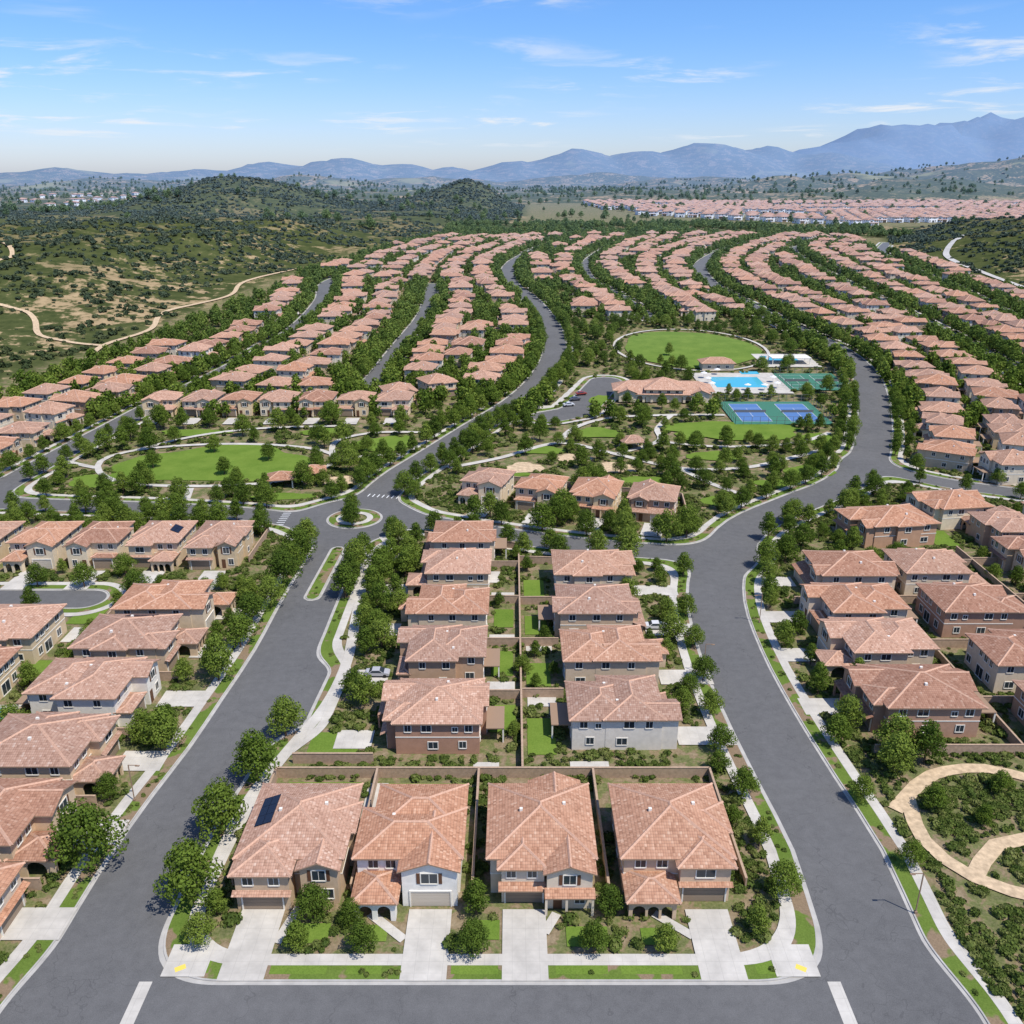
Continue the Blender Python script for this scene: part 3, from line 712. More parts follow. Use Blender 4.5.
gwall([(-133,208.2),(-62,208.2),(-62,190)])
gwall([(57,116.2),(130,116.2)]); gwall([(80.3,116.4),(80.3,190)])
for y in (135.7,152,168.5): gwall([(60,y),(80.18,y)])
gwall([(107.5,116.4),(107.5,196)])
for y in (130,150,169,188): gwall([(80.42,y),(107.38,y)]); gwall([(107.62,y+1),(135,y+1)])
gwall([(-15,242),(0,249),(48,234),(47,222)])
for (x,y,w,l) in [(-28,106.5,11,5.5),(-12.8,107.3,12,3.4),(3.7,107.3,12,3.2),(21,106.6,13,5),(-28.5,119,8,6),(-1.5,126,4.5,8),(-1.8,144,4,9),(4.8,121,4.6,10),(4.8,140,4.4,8),(4.8,159,4.4,8),(-1.7,162,4,8),(4.8,176,4.5,9),(-63.5,170,6,2),(-88,163,6,7),(-88,142,7,6),(-88,108,7,6),(103,141,5,7),(103,175,5,8),(111,142,5,8),(-97,204.5,10,4),(-83,204.5,10,4),(-125,204.5,9,4),(108,205,6,10)]:
    rect('lawn',x,y,w,l,0,.10,lawn)
for (x,y,w,l) in [(-2,135.5,5,4),(-2,153,5,4),(-2,172,5,4),(5.2,131,5,3),(5.2,150,5,3),(-20,105,3,8),(-4,112.9,4,2.4),(12,113,6,2.6),(20,103.4,10,1.3),(-86,155,5,6),(104,156,5,6),(-4.8,182,4,6),(-87,125.5,8,9)]:
    rect('patio',x,y,w,l,0,.112,conc)
rect('backyard_pool',-87,126,4,6,0,.12,M['water'],False)
for (x,y,w,l) in [(-36.2,76.1,3,1.7),(-24.5,76,6.5,1.8),(-17,76,4,1.8),(-4.3,76,5.4,1.8),(8,76,6,1.8),(16,76,7,1.8),(30,76,4,1.8)]:
    rect('lawn',x,y,w,l,0,.148,lawn,False)
for (x,y,w,l) in [(-24.5,81,5,3),(-3.5,81.5,4,3),(9,80.5,5,3),(17.5,80.5,4,2.5),(-17,81,4,2.5)]: rect('lawn',x,y,w,l,.0,.10,lawn)
for (x0,y0,x1,y1) in [(-26.5,85,-28,79.5),(-17.5,84,-12.9,80),(5.5,84,3.9,81),(17.5,84,21.7,80.5)]: ribbon('front_walkway',[(x0,y0),(x1,y1)],1.2,.12,conc)
rect('valley_gutter',-41.4,68.6,1.5,11.2,0,.034,M['concrete'],False); rect('valley_gutter',36.4,68.6,1.5,11.2,0,.034,M['concrete'],False)
for x in (-37.5,32.6): 
    rect('kerb_ramp_pad',x,77,5,4.5,0,.172,conc); rect('tactile_paving',x+(-1 if x<0 else 1)*.6,75.9,1.2,.7,.5 if x<0 else -.5,.178,M['yellow'],False)
def stripe(x,y,w,l,rot): rect('road_marking',x,y,w,l,rot,.026,M['white'],False)
for k in range(7):
    stripe(-61,214.6+k*1.4,2.2,.3,0); stripe(-41+k*1.4,237.5-k*.3,.3,2.2,-.22)
ribbon('path',[(-37,200),(-34,185),(-32.5,165),(-31,145),(-32,130),(-35.5,117),(-38.5,104),(-39,90)],2.0,.16,conc)
ribbon('path',[(-33,206),(-30,198),(-32,188)],1.6,.16,conc)
# parks
ellipse('lawn',-94,266,31,18,.12,lawn,.03,.09); ellipse('lawn',-44,287,12,8,.12,lawn,.4); ellipse('lawn',-124,250,9,6,.12,lawn); ellipse('lawn',-66,301,9,4,.12,lawn); ellipse('lawn',-66,236,10,3,.12,lawn,.1); ellipse('lawn',-112,300,12,4,.12,lawn)
th=np.linspace(0,2*math.pi,30)
ribbon('path',[(-94+(37+2*math.sin(3*t))*math.cos(t),266+(22.5+1.5*math.cos(2*t))*math.sin(t)) for t in th],2.0,.16,conc)
ribbon('path',[(-58,265),(-50,273),(-36,276)],2,.16,conc); ribbon('path',[(-58,272),(-60,290),(-48,300),(-28,300)],2,.16,conc)
ribbon('path',[(-130,262),(-138,266),(-144,270)],2,.16,conc); ribbon('path',[(-125,280),(-110,296),(-90,305),(-62,308)],2,.16,conc); ribbon('path',[(-94,243),(-92,234)],2,.16,conc)
ellipse('lawn',88,436,33,40,.12,lawn,0,.04); ellipse('lawn',79,303,24,11,.12,lawn,-.1)
ribbon('path',[(88+37*math.cos(t),436+46*math.sin(t)) for t in th],1.5,.16,conc)
ribbon('path',[(-20,262),(-4,272),(16,288),(34,276),(52,262),(72,262),(90,272),(102,280)],2.2,.16,conc)
ribbon('path',[(52,262),(60,246),(66,238)],2,.16,conc); ribbon('path',[(16,288),(22,305),(36,318),(60,322),(80,322)],2.2,.16,conc)
ribbon('path',[(34,276),(50,290),(52,305),(60,322)],2,.16,conc); ribbon('path',[(50,290),(70,284),(96,288),(112,300)],2,.16,conc)
for a in [(66,274,9,5),(30,300,8,6),(92,259,8,5),(60,232,7,5),(36,340,5,10),(10,280,8,4),(80,247,9,4),(106,292,6,8),(-2,256,7,4),(40,250,8,4),(62,296,5,5)]: ellipse('lawn',*a,.12,lawn)
ellipse('granite_plaza',32,262,8,5,.14,M['dg']); ellipse('granite_plaza',-52,250,6,4,.14,M['dg']); ellipse('granite_plaza',4,262,6,5,.14,M['dg']); ellipse('granite_plaza',20,272,6,4,.14,M['dg'])
for P in ([(55,103),(58,106),(64,111),(73,112.5),(84,108),(100,110)],[(58,106),(56.5,97),(60,90),(68,86),(80,84)],[(60,90),(66,96),(74,98),(80,104),(84,108)]):
    ribbon('garden_path',P,2.2,.12,M['dg'])
ellipse('granite_plaza',76,99,4,3,.115,M['dg'])
# ---------------------------------------------------------------- club
def finish(b,name,loc,rot,col,sc=(1,1,1)):
    me=meshify(b,name); o=bpy.data.objects.new(name,me); COL.objects.link(o); o.location=loc; o.rotation_euler=(0,0,rot); o.color=tuple(col)+(1,); o.scale=sc; return o
b=MB()
b.box(-19,19,-5,6,0,4.2,0,False); b.hip(-19,19,-5,6,4.2,.42,1)
b.box(-7,7,-7.5,7,0,5.2,0,False); b.hip(-7,7,-7.5,7,5.2,.42,.9)
b.box(-17.5,-11,-8,0,0,3.8,0,False); b.gabY(-17.5,-11,-8,0,3.8,.4,.6); b.box(11,17.5,-8,0,0,3.8,0,False); b.gabY(11,17.5,-8,0,3.8,.4,.6)
b.archwall((-11,-7.9,0),(1,0,0),(0,-1,0),22,3.4,[(1.6+i*3.15,2.2,1.5) for i in range(7)])
b.rplane([(-11.2,-8.6,3.2),(11.2,-8.6,3.2),(11.2,-5,4.6),(-11.2,-5,4.6)])
for x in (-14.2,14.2): b.win('F',x,.8,2.4,1.8,-8)
for x in (-5,-1.7,1.7,5): b.win('F',x,3.6,1.2,1,-7.5); b.win('B',x,.3,2,2.4,7)
finish(b,'clubhouse',(60,346,hf(346)),-.06,(.70,.60,.44)); EXR.append((60,346,21,10,0))
b=MB(); b.box(-7,7,-4,4,0,3.4,0,False); b.hip(-7,7,-4,4,3.4,.42,.8)
for x in (-4,0,4): b.win('F',x,1,1.4,1.2,-4)
finish(b,'pool_house',(92,394,hf(394)),0,(.64,.54,.40)); EXR.append((92,394,9,6,0))
b=MB(); b.box(-9,9,-4,4,2.8,3.1,3)
for x in (-8.5,0,8.5):
    for y in (-3.6,3.6): b.box(x-.15,x+.15,y-.15,y+.15,0,2.8,3)
finish(b,'shade_canopy',(128,405,hf(405)),0,(.6,.6,.6))
rect('pool_deck',97,369,36,34,0,.15,conc); rect('pool_deck',128,410,26,26,0,.15,conc)
rect('swimming_pool',96,370,21,17,0,.17,M['water'],False); rect('swimming_pool',105,386,8,5,0,.17,M['water'],False); rect('swimming_pool',126,414,16,9,0,.17,M['water'],False)
def umb(x,y):
    V=[(0,0,2.9)];F=[]
    for i in range(8): V.append((1.5*math.cos(i*math.pi/4),1.5*math.sin(i*math.pi/4),2.3))
    for i in range(8): F.append((0,1+i,1+(i+1)%8))
    k=len(V); V+=[(-.05,-.05,0),(.05,-.05,0),(0,.06,0),(-.05,-.05,2.8),(.05,-.05,2.8),(0,.06,2.8)]; F+=[(k,k+1,k+4,k+3),(k+1,k+2,k+5,k+4),(k+2,k,k+3,k+5)]
    mkobj('patio_umbrella',V,F,[M['white']],loc=(x,y,hf(y)+.15))
for x,y in [(83,360),(83,368),(83,377),(110,360),(111,370),(90,383),(97,357),(104,357)]: umb(x,y)
def court(cx,cy,w,l,n,cm,rot=0):
    rect('tennis_court',cx,cy,w,l,rot,.16,M['greencourt']); c,s=math.cos(rot),math.sin(rot)
    for i in range(n):
        u=(i-(n-1)/2)*(w/n); x=cx+c*u; y=cy+s*u; cw=min(w/n-4,11); cl=min(l-7,23.8)
        rect('court_surface',x,y,cw,cl,rot,.18,M[cm],False)
        def ln(a,b_,ww,ll,z=.2): rect('court_line',x+c*a-s*b_,y+s*a+c*b_,ww,ll,rot,z,M['white'],False)
        ln(-cw/2,0,.14,cl);ln(cw/2,0,.14,cl);ln(0,-cl/2,cw,.14,.205);ln(0,cl/2,cw,.14,.205);ln(0,-cl/4,cw,.12,.205);ln(0,cl/4,cw,.12,.205);ln(0,0,.12,cl/2)
        P0=(x-c*(cw/2+.6),y-s*(cw/2+.6));P1=(x+c*(cw/2+.6),y+s*(cw/2+.6))
        mkobj('tennis_net',[(P0[0],P0[1],hf(P0[1])+.2),(P1[0],P1[1],hf(P1[1])+.2),(P1[0],P1[1],hf(P1[1])+1.2),(P0[0],P0[1],hf(P0[1])+1.2)],[(0,1,2,3)],[M['metal']])
    V=[];F=[]
    co=[(-w/2,-l/2),(w/2,-l/2),(w/2,l/2),(-w/2,l/2),(-w/2,-l/2)]
    def bx(x,y,z0,z1,r):
        k=len(V)
        for z in (z0,z1): V.extend([(x-r,y-r,z),(x+r,y-r,z),(x+r,y+r,z),(x-r,y+r,z)])
        F.extend([(k+4,k+5,k+6,k+7),(k,k+1,k+5,k+4),(k+1,k+2,k+6,k+5),(k+2,k+3,k+7,k+6),(k+3,k,k+4,k+7)])
    for (a0,b0),(a1,b1) in zip(co[:-1],co[1:]):
        m_=max(2,int(math.hypot(a1-a0,b1-b0)/3)); pr=None
        for t in range(m_+1):
            a=a0+(a1-a0)*t/m_; bb=b0+(b1-b0)*t/m_; x=cx+c*a-s*bb;y=cy+s*a+c*bb; z=hf(y)
            bx(x,y,z,z+3,.06)
            if pr:
                for zz in (1.5,2.9):
                    k=len(V); V.extend([(pr[0],pr[1],pr[2]+zz),(x,y,z+zz),(x,y,z+zz+.1),(pr[0],pr[1],pr[2]+zz+.1)]); F.append((k,k+1,k+2,k+3))
            pr=(x,y,z)
    mkobj('court_fence',V,F,[M['metal']])
court(99,325,36,30,2,'bluecourt'); court(128,371,26,28,2,'greencourt'); 
b=MB(); b.hip(-3.5,3.5,-3,3,2.9,.45,.6)
for x in (-3.2,3.2):
    for y in (-2.7,2.7): b.box(x-.18,x+.18,y-.18,y+.18,0,2.85,3)
finish(b,'park_pavilion',(-68,246,hf(246)),.2,(.5,.4,.3)); finish(b,'park_pavilion',(-60,252,hf(252)),.2,(.5,.4,.3)); finish(b,'park_pavilion',(40,283,hf(283)),.2,(.5,.4,.3)); 
# ---------------------------------------------------------------- vegetation
def tree_mesh(name,H=8,R=3.2,n=2400,seed=0,leaf=.36,mat='leaf'):
    r=np.random.default_rng(seed); V=[];F=[];mi=[]
    def tube(p,q,r0,r1,k=6):
        p=Vector(p);q=Vector(q);d=(q-p).normalized(); a=d.orthogonal().normalized(); b_=d.cross(a); s=len(V)
        for (c,rad) in ((p,r0),(q,r1)):
            for i in range(k):
                t=2*math.pi*i/k; V.append(tuple(c+a*math.cos(t)*rad+b_*math.sin(t)*rad))
        for i in range(k): F.append((s+i,s+(i+1)%k,s+k+(i+1)%k,s+k+i)); mi.append(0)
    th=H*.3; top=(r.uniform(-.2,.2),r.uniform(-.2,.2),H*.72)
    tube((0,0,-.1),(top[0]*.5,top[1]*.5,th),H*.026,H*.018); tube((top[0]*.5,top[1]*.5,th),top,H*.018,H*.007)
    lobes=[]
    nl=17
    for i in range(nl):
        a=i*2.4+r.uniform(-.4,.4); t=(i+.5)/nl; z=H*(.26+.60*t)
        rad=R*(.64*math.sin(math.pi*min(1,.28+.70*t))+.05)*r.uniform(.75,1.15)
        c=(math.cos(a)*rad,math.sin(a)*rad,z); lobes.append((c,R*r.uniform(.32,.48)*(1-.25*t)))
        if i<8: tube((top[0]*.5*(z/H),top[1]*.5*(z/H),z*.72),c,H*.009,H*.003,4)
    lobes.append(((0,0,H*.86),R*.42)); lobes.append(((0,0,H*.62),R*.62)); lobes.append(((0,0,H*.45),R*.55))
    w=np.array([l[1]**2 for l in lobes]); w/=w.sum()
    for li,(c,lr) in enumerate(lobes):
        m_=int(n*w[li])
        d=r.normal(size=(m_,3)); d/=np.linalg.norm(d,axis=1)[:,None]
        rr_=lr*(.6+.45*r.random(m_)**.6); P=np.array(c)+d*rr_[:,None]*np.array([1.12,1.12,.8])
        nrm=d+r.normal(size=(m_,3))*.42; nrm/=np.linalg.norm(nrm,axis=1)[:,None]
        aux=r.normal(size=(m_,3)); u=np.cross(nrm,aux); u/=np.linalg.norm(u,axis=1)[:,None]; v=np.cross(nrm,u)
        s=(leaf*r.uniform(.6,1.25,m_))[:,None]*.5
        A=P-u*s;B=P+v*s*.75;C=P+u*s;D_=P-v*s*.75
        for k in range(m_):
            q=len(V); V.extend([tuple(A[k]),tuple(B[k]),tuple(C[k]),tuple(D_[k])]); F.append((q,q+1,q+2,q+3)); mi.append(1)
    me=bpy.data.meshes.new(name); me.from_pydata(V,[],F); me.materials.append(M['bark']); me.materials.append(M[mat]); me.polygons.foreach_set('material_index',mi); me.update()
    return me
def shrub_mesh(name,R=1,n=260,seed=0,mat='shrub',leaf=.3,flat=.75):
    r=np.random.default_rng(seed); V=[];F=[]
    lob=[((r.uniform(-.35,.35)*R,r.uniform(-.35,.35)*R,R*flat*.35*r.uniform(.6,1.2)),R*r.uniform(.45,.7)) for _ in range(5)]
    for c,lr in lob:
        m_=n//5; d=r.normal(size=(m_,3)); d/=np.linalg.norm(d,axis=1)[:,None]; d[:,2]=np.abs(d[:,2])*1.0-.1
        P=np.array(c)+d*lr*(.7+.35*r.random((m_,1)))*np.array([1,1,flat])
        nrm=d+r.normal(size=(m_,3))*.5; nrm/=np.linalg.norm(nrm,axis=1)[:,None]; u=np.cross(nrm,r.normal(size=(m_,3))); u/=np.linalg.norm(u,axis=1)[:,None]; v=np.cross(nrm,u)
        s=(leaf*R*r.uniform(.6,1.2,m_))[:,None]*.5
        for k in range(m_):
            q=len(V); V.extend([tuple(P[k]-u[k]*s[k]),tuple(P[k]+v[k]*s[k]*.8),tuple(P[k]+u[k]*s[k]),tuple(P[k]-v[k]*s[k]*.8)]); F.append((q,q+1,q+2,q+3))
    me=bpy.data.meshes.new(name); me.from_pydata(V,[],F); me.materials.append(M[mat]); me.update(); return me
TM=[tree_mesh('tree',8,3.3,3900,1),tree_mesh('tree',8,2.8,3300,2),tree_mesh('tree',8,3.8,4600,3),tree_mesh('tree',8,2.5,2900,4),tree_mesh('tree',8,3.2,3700,5)]
TL=[tree_mesh('tree_far',8,3.3,260,11,1.2),tree_mesh('tree_far',8,2.7,220,12,1.15),tree_mesh('tree_far',8,3.7,280,13,1.25)]
def lib(name,meshes):
    c=bpy.data.collections.new(name)
    for m_ in meshes: c.objects.link(bpy.data.objects.new(m_.name+'_source',m_))
    return c
SM=[shrub_mesh('shrub',1,150,s,leaf=.42) for s in (1,2,3)]; CM=[shrub_mesh('chaparral',1,70,s,'chap',.65,.7) for s in (4,5,6)]
LIBS={'shrub':lib('shrub_lib',SM),'chap':lib('chap_lib',CM),'tree':lib('tree_lib',TL)}
def gn(name,P,scl,rot,libname,col_extra=None,coll=None):
    me=bpy.data.meshes.new(name); me.from_pydata([tuple(p) for p in P],[],[])
    a=me.attributes.new('scl','FLOAT_VECTOR','POINT'); s=np.asarray(scl,float); 
    if s.ndim==1: s=np.stack([s,s,s],1)
    a.data.foreach_set('vector',s.ravel())
    a=me.attributes.new('rot','FLOAT_VECTOR','POINT'); rv=np.zeros((len(P),3)); rv[:,2]=rot; a.data.foreach_set('vector',rv.ravel())
    ob=bpy.data.objects.new(name,me); COL.objects.link(ob)
    ng=bpy.data.node_groups.new(name+'_gn','GeometryNodeTree')
    ng.interface.new_socket('Geometry',in_out='INPUT',socket_type='NodeSocketGeometry'); ng.interface.new_socket('Geometry',in_out='OUTPUT',socket_type='NodeSocketGeometry')
    gi=ng.nodes.new('NodeGroupInput'); go=ng.nodes.new('NodeGroupOutput'); ip=ng.nodes.new('GeometryNodeInstanceOnPoints'); ci=ng.nodes.new('GeometryNodeCollectionInfo')
    ci.inputs['Collection'].default_value=coll or LIBS[libname]; ci.inputs['Separate Children'].default_value=True; ci.inputs['Reset Children'].default_value=True
    na_=ng.nodes.new('GeometryNodeInputNamedAttribute'); na_.data_type='FLOAT_VECTOR'; na_.inputs['Name'].default_value='scl'
    nb=ng.nodes.new('GeometryNodeInputNamedAttribute'); nb.data_type='FLOAT_VECTOR'; nb.inputs['Name'].default_value='rot'
    ng.links.new(gi.outputs[0],ip.inputs['Points']); ng.links.new(ci.outputs[0],ip.inputs['Instance']); ip.inputs['Pick Instance'].default_value=True
    ng.links.new(na_.outputs[0],ip.inputs['Scale']); ng.links.new(nb.outputs[0],ip.inputs['Rotation']); ng.links.new(ip.outputs[0],go.inputs[0])
    md=ob.modifiers.new('scatter','NODES'); md.node_group=ng
    return ob
def allowed(P,road=True,margin=0.0):
    P=np.asarray(P,float); ok=np.ones(len(P),bool)
    if road:
        D=roadsd(P); ok&=(D>.5+margin)&~((D>1.9-margin)&(D<3.9+margin))
    for (cx,cy,hx,hy,rot) in EXR:
        m_=ok&(np.abs(P[:,0]-cx)<hx+hy+margin)&(np.abs(P[:,1]-cy)<hx+hy+margin)
        if not m_.any(): continue
        q=P[m_]-np.array([cx,cy]); c,s=math.cos(-rot),math.sin(-rot); u=c*q[:,0]-s*q[:,1];v=s*q[:,0]+c*q[:,1]
        ins=(np.abs(u)<hx+margin)&(np.abs(v)<hy+margin); idx=np.nonzero(m_)[0][ins]; ok[idx]=False
    for (cx,cy,rx,ry,rot) in EXE:
        q=P-np.array([cx,cy]); ok&=~(((q[:,0])/(rx+margin))**2+(q[:,1]/(ry+margin))**2<1)
    for (Lp,hw) in EXL:
        mn=Lp.min(0)-5;mx=Lp.max(0)+5; m_=ok&((P>mn)&(P<mx)).all(1)
        if m_.any():
            idx=np.nonzero(m_)[0]; ok[idx[pdist(P[idx],Lp)<hw+.4+margin]]=False
    return ok
TREES=[]
def tree(x,y,hgt,k=None,name='street_tree'):
    if k is None: k=random.randrange(5)
    o=bpy.data.objects.new(name,TM[k]); COL.objects.link(o); s=hgt/8; o.location=(x,y,hf(y)+.05); o.scale=(s*random.uniform(.9,1.12),s*random.uniform(.9,1.12),s*random.uniform(.92,1.08)); o.rotation_euler=(random.uniform(-.04,.04),random.uniform(-.04,.04),random.random()*6.28)
    TREES.append((x,y))
for x,y,s in [(-40.2,86.5,9.4),(-40.0,98,9.0),(-38.2,109.5,8.8),(-36.8,121,7.6),(-55.3,92,10.0),(-55,117,7.5),(-53,138,8.8),(-52.5,150,8),(-53,160,7.5)]: tree(x,y,s,2 if s>9.5 else 0)
for x,y,s in [(-37,79.5,4.4),
              (-25.3,78.4,4.6),(-17.5,78.4,4.8),(-4.6,78.2,4.8),(9.6,78.3,4.8),(18,78.4,4.6),(-24.2,82.8,5.2),(-4.4,84,5.4),(12,84.2,4.6),(29.5,81,4.6),(-36.5,84,4.2),(-19.6,82.5,3.8),
              (34.2,87,5.4),(33.6,96,5),(33.8,106,5.2),(33,117,5),(33.5,127,5.4),(34.5,138,5),(35,150,5.4),(36,163,5.4),
              (52.5,92,4.4),(51,105,4.6),(52,119,6),(54,134,6),(52.5,150,6),(55.5,171,6.5),(59,187,7),(60.5,103,5),(64,114,7.5),(70,90,4.2),(88,112,7),(58,111,7.5),(60,116,8),(79,93,4.6),(31,100,3.6),(31.5,112,4),(66,100,3.6),(72,107,4)]:
    tree(x,y,s)
def along(L_,hw,ylo,yhi,step,hr=(5,7.5),prob=.85,off=1.2,sides=(1,-1)):
    for sd in sides:
        P=offset(L_,sd*(hw+off)); seg=np.linalg.norm(np.diff(P,axis=0),axis=1); cum=np.concatenate([[0],np.cumsum(seg)])
        s=random.random()*5
        while s<cum[-1]:
            x=np.interp(s,cum,P[:,0]);y=np.interp(s,cum,P[:,1])
            s+=step*random.uniform(.7,1.3)
            if not(ylo<y<yhi) or random.random()>prob: continue
            if roadsd(np.array([[x,y]]))[0]<.6: continue
            if TREES and min((x-a)**2+(y-b_)**2 for a,b_ in TREES)<16: continue
            tree(x,y,random.uniform(*hr))
along(right,6.2,175,520,10,(5,7.5)); along(right,6.2,150,400,11,(5,7),.8,4.8); along(left,6.2,165,205,8,(6.5,9)); along(ne,6,232,520,8,(6,8.5)); along(ne,6,232,480,9,(5,8),.8,5)
along(nw,5,200,520,10,(5,7.5)); along(west,4.6,200,260,9,(5,7.5)); along(east,4.8,190,222,9,(6,9)); along(east,4.8,190,222,9,(6,9),.85,4.9); along(st,4.5,350,520,12,(5,6.5)); along(eloc,4.5,200,260,11,(5,6)); along(fr2,4.5,230,450,12,(5,6.5)); along(swl,4.6,150,185,12,(5,6))
def scat(x0,x1,y0,y1,n,hr,name='tree',md=3.2,fn=None,margin=.6):
    P=np.stack([rng.uniform(x0,x1,n),rng.uniform(y0,y1,n)],1); ok=allowed(P,margin=margin)
    for (x,y),o in zip(P,ok):
        if not o or (fn and not fn(x,y)): continue
        if TREES and min((x-a)**2+(y-b_)**2 for a,b_ in TREES)<md**2: continue
        tree(x,y,random.uniform(*hr),name=name)
cp=lambda x,y:x<np.interp(y,[220,270,300,350],[65,106,121,138]) and x>np.interp(y,[240,272,306,343],[-28,-16,-2,14]) and vnoise(np.array([x/16.]),np.array([y/16.]),77)[0]>.36
scat(-37,-22,116,208,110,(5,8)); scat(-4,9,114,200,26,(3,4.6)); scat(24,37,116,192,40,(3.5,5.5))
scat(-145,-22,232,312,330,(5,8.8),'park_tree',4.4,lambda x,y:vnoise(np.array([x/14.]),np.array([y/14.]),71)[0]>.3); scat(-20,118,240,332,420,(4.2,7.6),'park_tree',4.4,cp)
scat(15,150,332,505,400,(4.8,8),'park_tree',4.5,lambda x,y:roadsd(np.array([[x,y]]))[0]>3)
scat(-60,-52,100,170,40,(4,7)); scat(-90,-80,100,210,40,(4,6.5)); scat(-135,-58,205,224,60,(5,8)); scat(78,140,118,240,60,(3.5,5.5)); scat(50,62,118,215,40,(4,7)); scat(84,110,76,115,20,(3.5,6.5),md=5); scat(54,100,190,245,50,(4.5,8)); scat(-135,-95,140,215,40,(4,6)); scat(-22,30,206,222,40,(6,9)); scat(-49,-36,212,226,8,(4,5),md=2.5)
scat(-160,-58,172,186,26,(3.5,5))
for x,y in [(-112,262),(-78,270),(-98,278),(75,420),(-88,256)]: tree(x,y,6.5,name='park_tree')
P=np.stack([rng.uniform(-230,340,40000),rng.uniform(300,1010,40000)],1)
P=P[P[:,0]>np.interp(P[:,1],BLy,BLx)+6]
P=P[allowed(P,margin=-.3)]
D=roadsd(P); keep=(D<8)|(rng.random(len(P))<.33); P=P[keep]
P=P[~((P[:,1]<510)&(P[:,0]<145)&(P[:,0]>15)&(P[:,1]>325))]
P=P[~((P[:,1]<316)&(P[:,0]<145))]
s=rng.uniform(.45,1.0,len(P)); gn('distant_trees',np.column_stack([P,h(P[:,1])]),s,rng.uniform(0,6.28,len(P)),'tree')
n=62000
P=np.stack([rng.uniform(-150,150,n),rng.uniform(60,262,n)],1)
cl=fbm(P[:,0]/5,P[:,1]/5,3,5); P=P[cl>.42]; P=P[allowed(P,margin=.12)]
s=rng.uniform(.35,.9,len(P))*np.where(rng.random(len(P))<.15,1.6,1)
D=roadsd(P); s=np.where(D<2.1,np.minimum(s,.5),s); k=(D>2.1)|(rng.random(len(P))<.4); P=P[k];s=s[k]
gn('shrub_planting',np.column_stack([P,h(P[:,1])+.08]),s,rng.uniform(0,6.28,len(P)),'shrub')
n=20000
P=np.stack([rng.uniform(-230,300,n),rng.uniform(262,520,n)],1); P=P[P[:,0]>np.interp(P[:,1],BLy,BLx)]; cl=fbm(P[:,0]/8,P[:,1]/8,3,5); P=P[cl>.42]; P=P[allowed(P,margin=.2)]
gn('shrub_planting',np.column_stack([P,h(P[:,1])]),rng.uniform(.7,1.6,len(P)),rng.uniform(0,6.28,len(P)),'shrub')
HP_=[]
for Lh in (offset(right,-(6.2+4.6)),offset(right,-(6.2+6))):
    for x,y in smoothline(Lh[(Lh[:,1]>66)&(Lh[:,1]<118)][::2],1.1): 
        if vnoise(np.array([x/3.]),np.array([y/6.]),4)[0]>.38: HP_.append((x+random.uniform(-.3,.3),y,hf(y)+.05))
for (cx,cy,n_,rx,ry) in [(72,104,36,6,3),(61,97,26,2.5,3.5),(70,91,34,5,2),(84,100,36,5,3),(78,116,18,6,1.2),(66,104,40,5,4),(62,82,30,5,3)]:
    for _ in range(n_): HP_.append((cx+rx*random.uniform(-1,1),cy+ry*random.uniform(-1,1),.05))
HA=np.array(HP_); HA=HA[[bool(v) for v in allowed(HA[:,:2],road=False)]]
gn('hedge',HA,rng.uniform(.7,1.1,len(HA)),rng.uniform(0,6,len(HA)),'shrub')
n=62000
r_=np.sqrt(rng.uniform(250**2,1900**2,n)); a_=rng.uniform(-.75,.75,n); P=np.stack([r_*np.sin(a_),r_*np.cos(a_)],1)
dmk,_=devmask(P[:,0],P[:,1]); P=P[dmk<.05]; c1=fbm(P[:,0]/60,P[:,1]/60,4,8); c2=c1+.3*sum(A/25*np.exp(-((P[:,0]-cx)/sx)**2/2-((P[:,1]-cy)/sy)**2/2) for cx,cy,A,sx,sy in HILLS)
P=P[c2>.44]; s=rng.uniform(.9,2.9,len(P))*(1+np.hypot(P[:,0],P[:,1])/3500)
gn('chaparral_scrub',np.column_stack([P,terrain(P[:,0],P[:,1])-.1]),s,rng.uniform(0,6,len(P)),'chap')
n=11000
P=np.stack([rng.uniform(-2500,2600,n),rng.uniform(1020,4200,n)],1); c1=fbm(P[:,0]/150,P[:,1]/90,4,18); dmk,_=devmask(P[:,0],P[:,1]); P=P[(c1>.5)&((dmk<.1)|(rng.random(n)<.6))]
gn('distant_tree_belt',np.column_stack([P,terrain(P[:,0],P[:,1])-.3]),rng.uniform(.9,1.8,len(P)),rng.uniform(0,6,len(P)),'tree')
n=3000
P=np.stack([rng.uniform(-80,440,n),rng.uniform(1005,1240,n)],1); c1=fbm(P[:,0]/60,P[:,1]/30,3,28); P=P[c1>.5]
gn('distant_tree_belt',np.column_stack([P,h(P[:,1])-.3]),rng.uniform(.6,1.2,len(P)),rng.uniform(0,6,len(P)),'tree')
hc=bpy.data.collections.new('house_lib')
for k in (0,3,5,8): 
    o=bpy.data.objects.new('house_source',HV[k][0]); o.color=(.62,.52,.40,1); hc.objects.link(o)
PP=[];rt=[]
for yy in np.arange(1240,1990,36):
    x0=np.interp(yy,[1240,1500,1980],[430,180,160]); 
    for xx in np.arange(x0,min(1180,yy*.85),22):
        if vnoise(np.array([xx/140.]),np.array([yy/90.]),3)[0]<.3: continue
        PP.append((xx+random.uniform(-2,2),yy+18*math.sin(xx/110),0)); rt.append((0 if len(PP)%2 else math.pi)+random.uniform(-.3,.3))
PP=np.array(PP); PP[:,2]=h(PP[:,1]); gn('distant_houses',PP,np.full(len(PP),1.2),np.array(rt),None,coll=hc)
PP=np.stack([rng.uniform(-1700,-700,45),rng.uniform(1500,2600,45)],1); gn('distant_houses',np.column_stack([PP,terrain(PP[:,0],PP[:,1])]),np.full(45,1.1),rng.uniform(0,6,45),None,coll=hc)
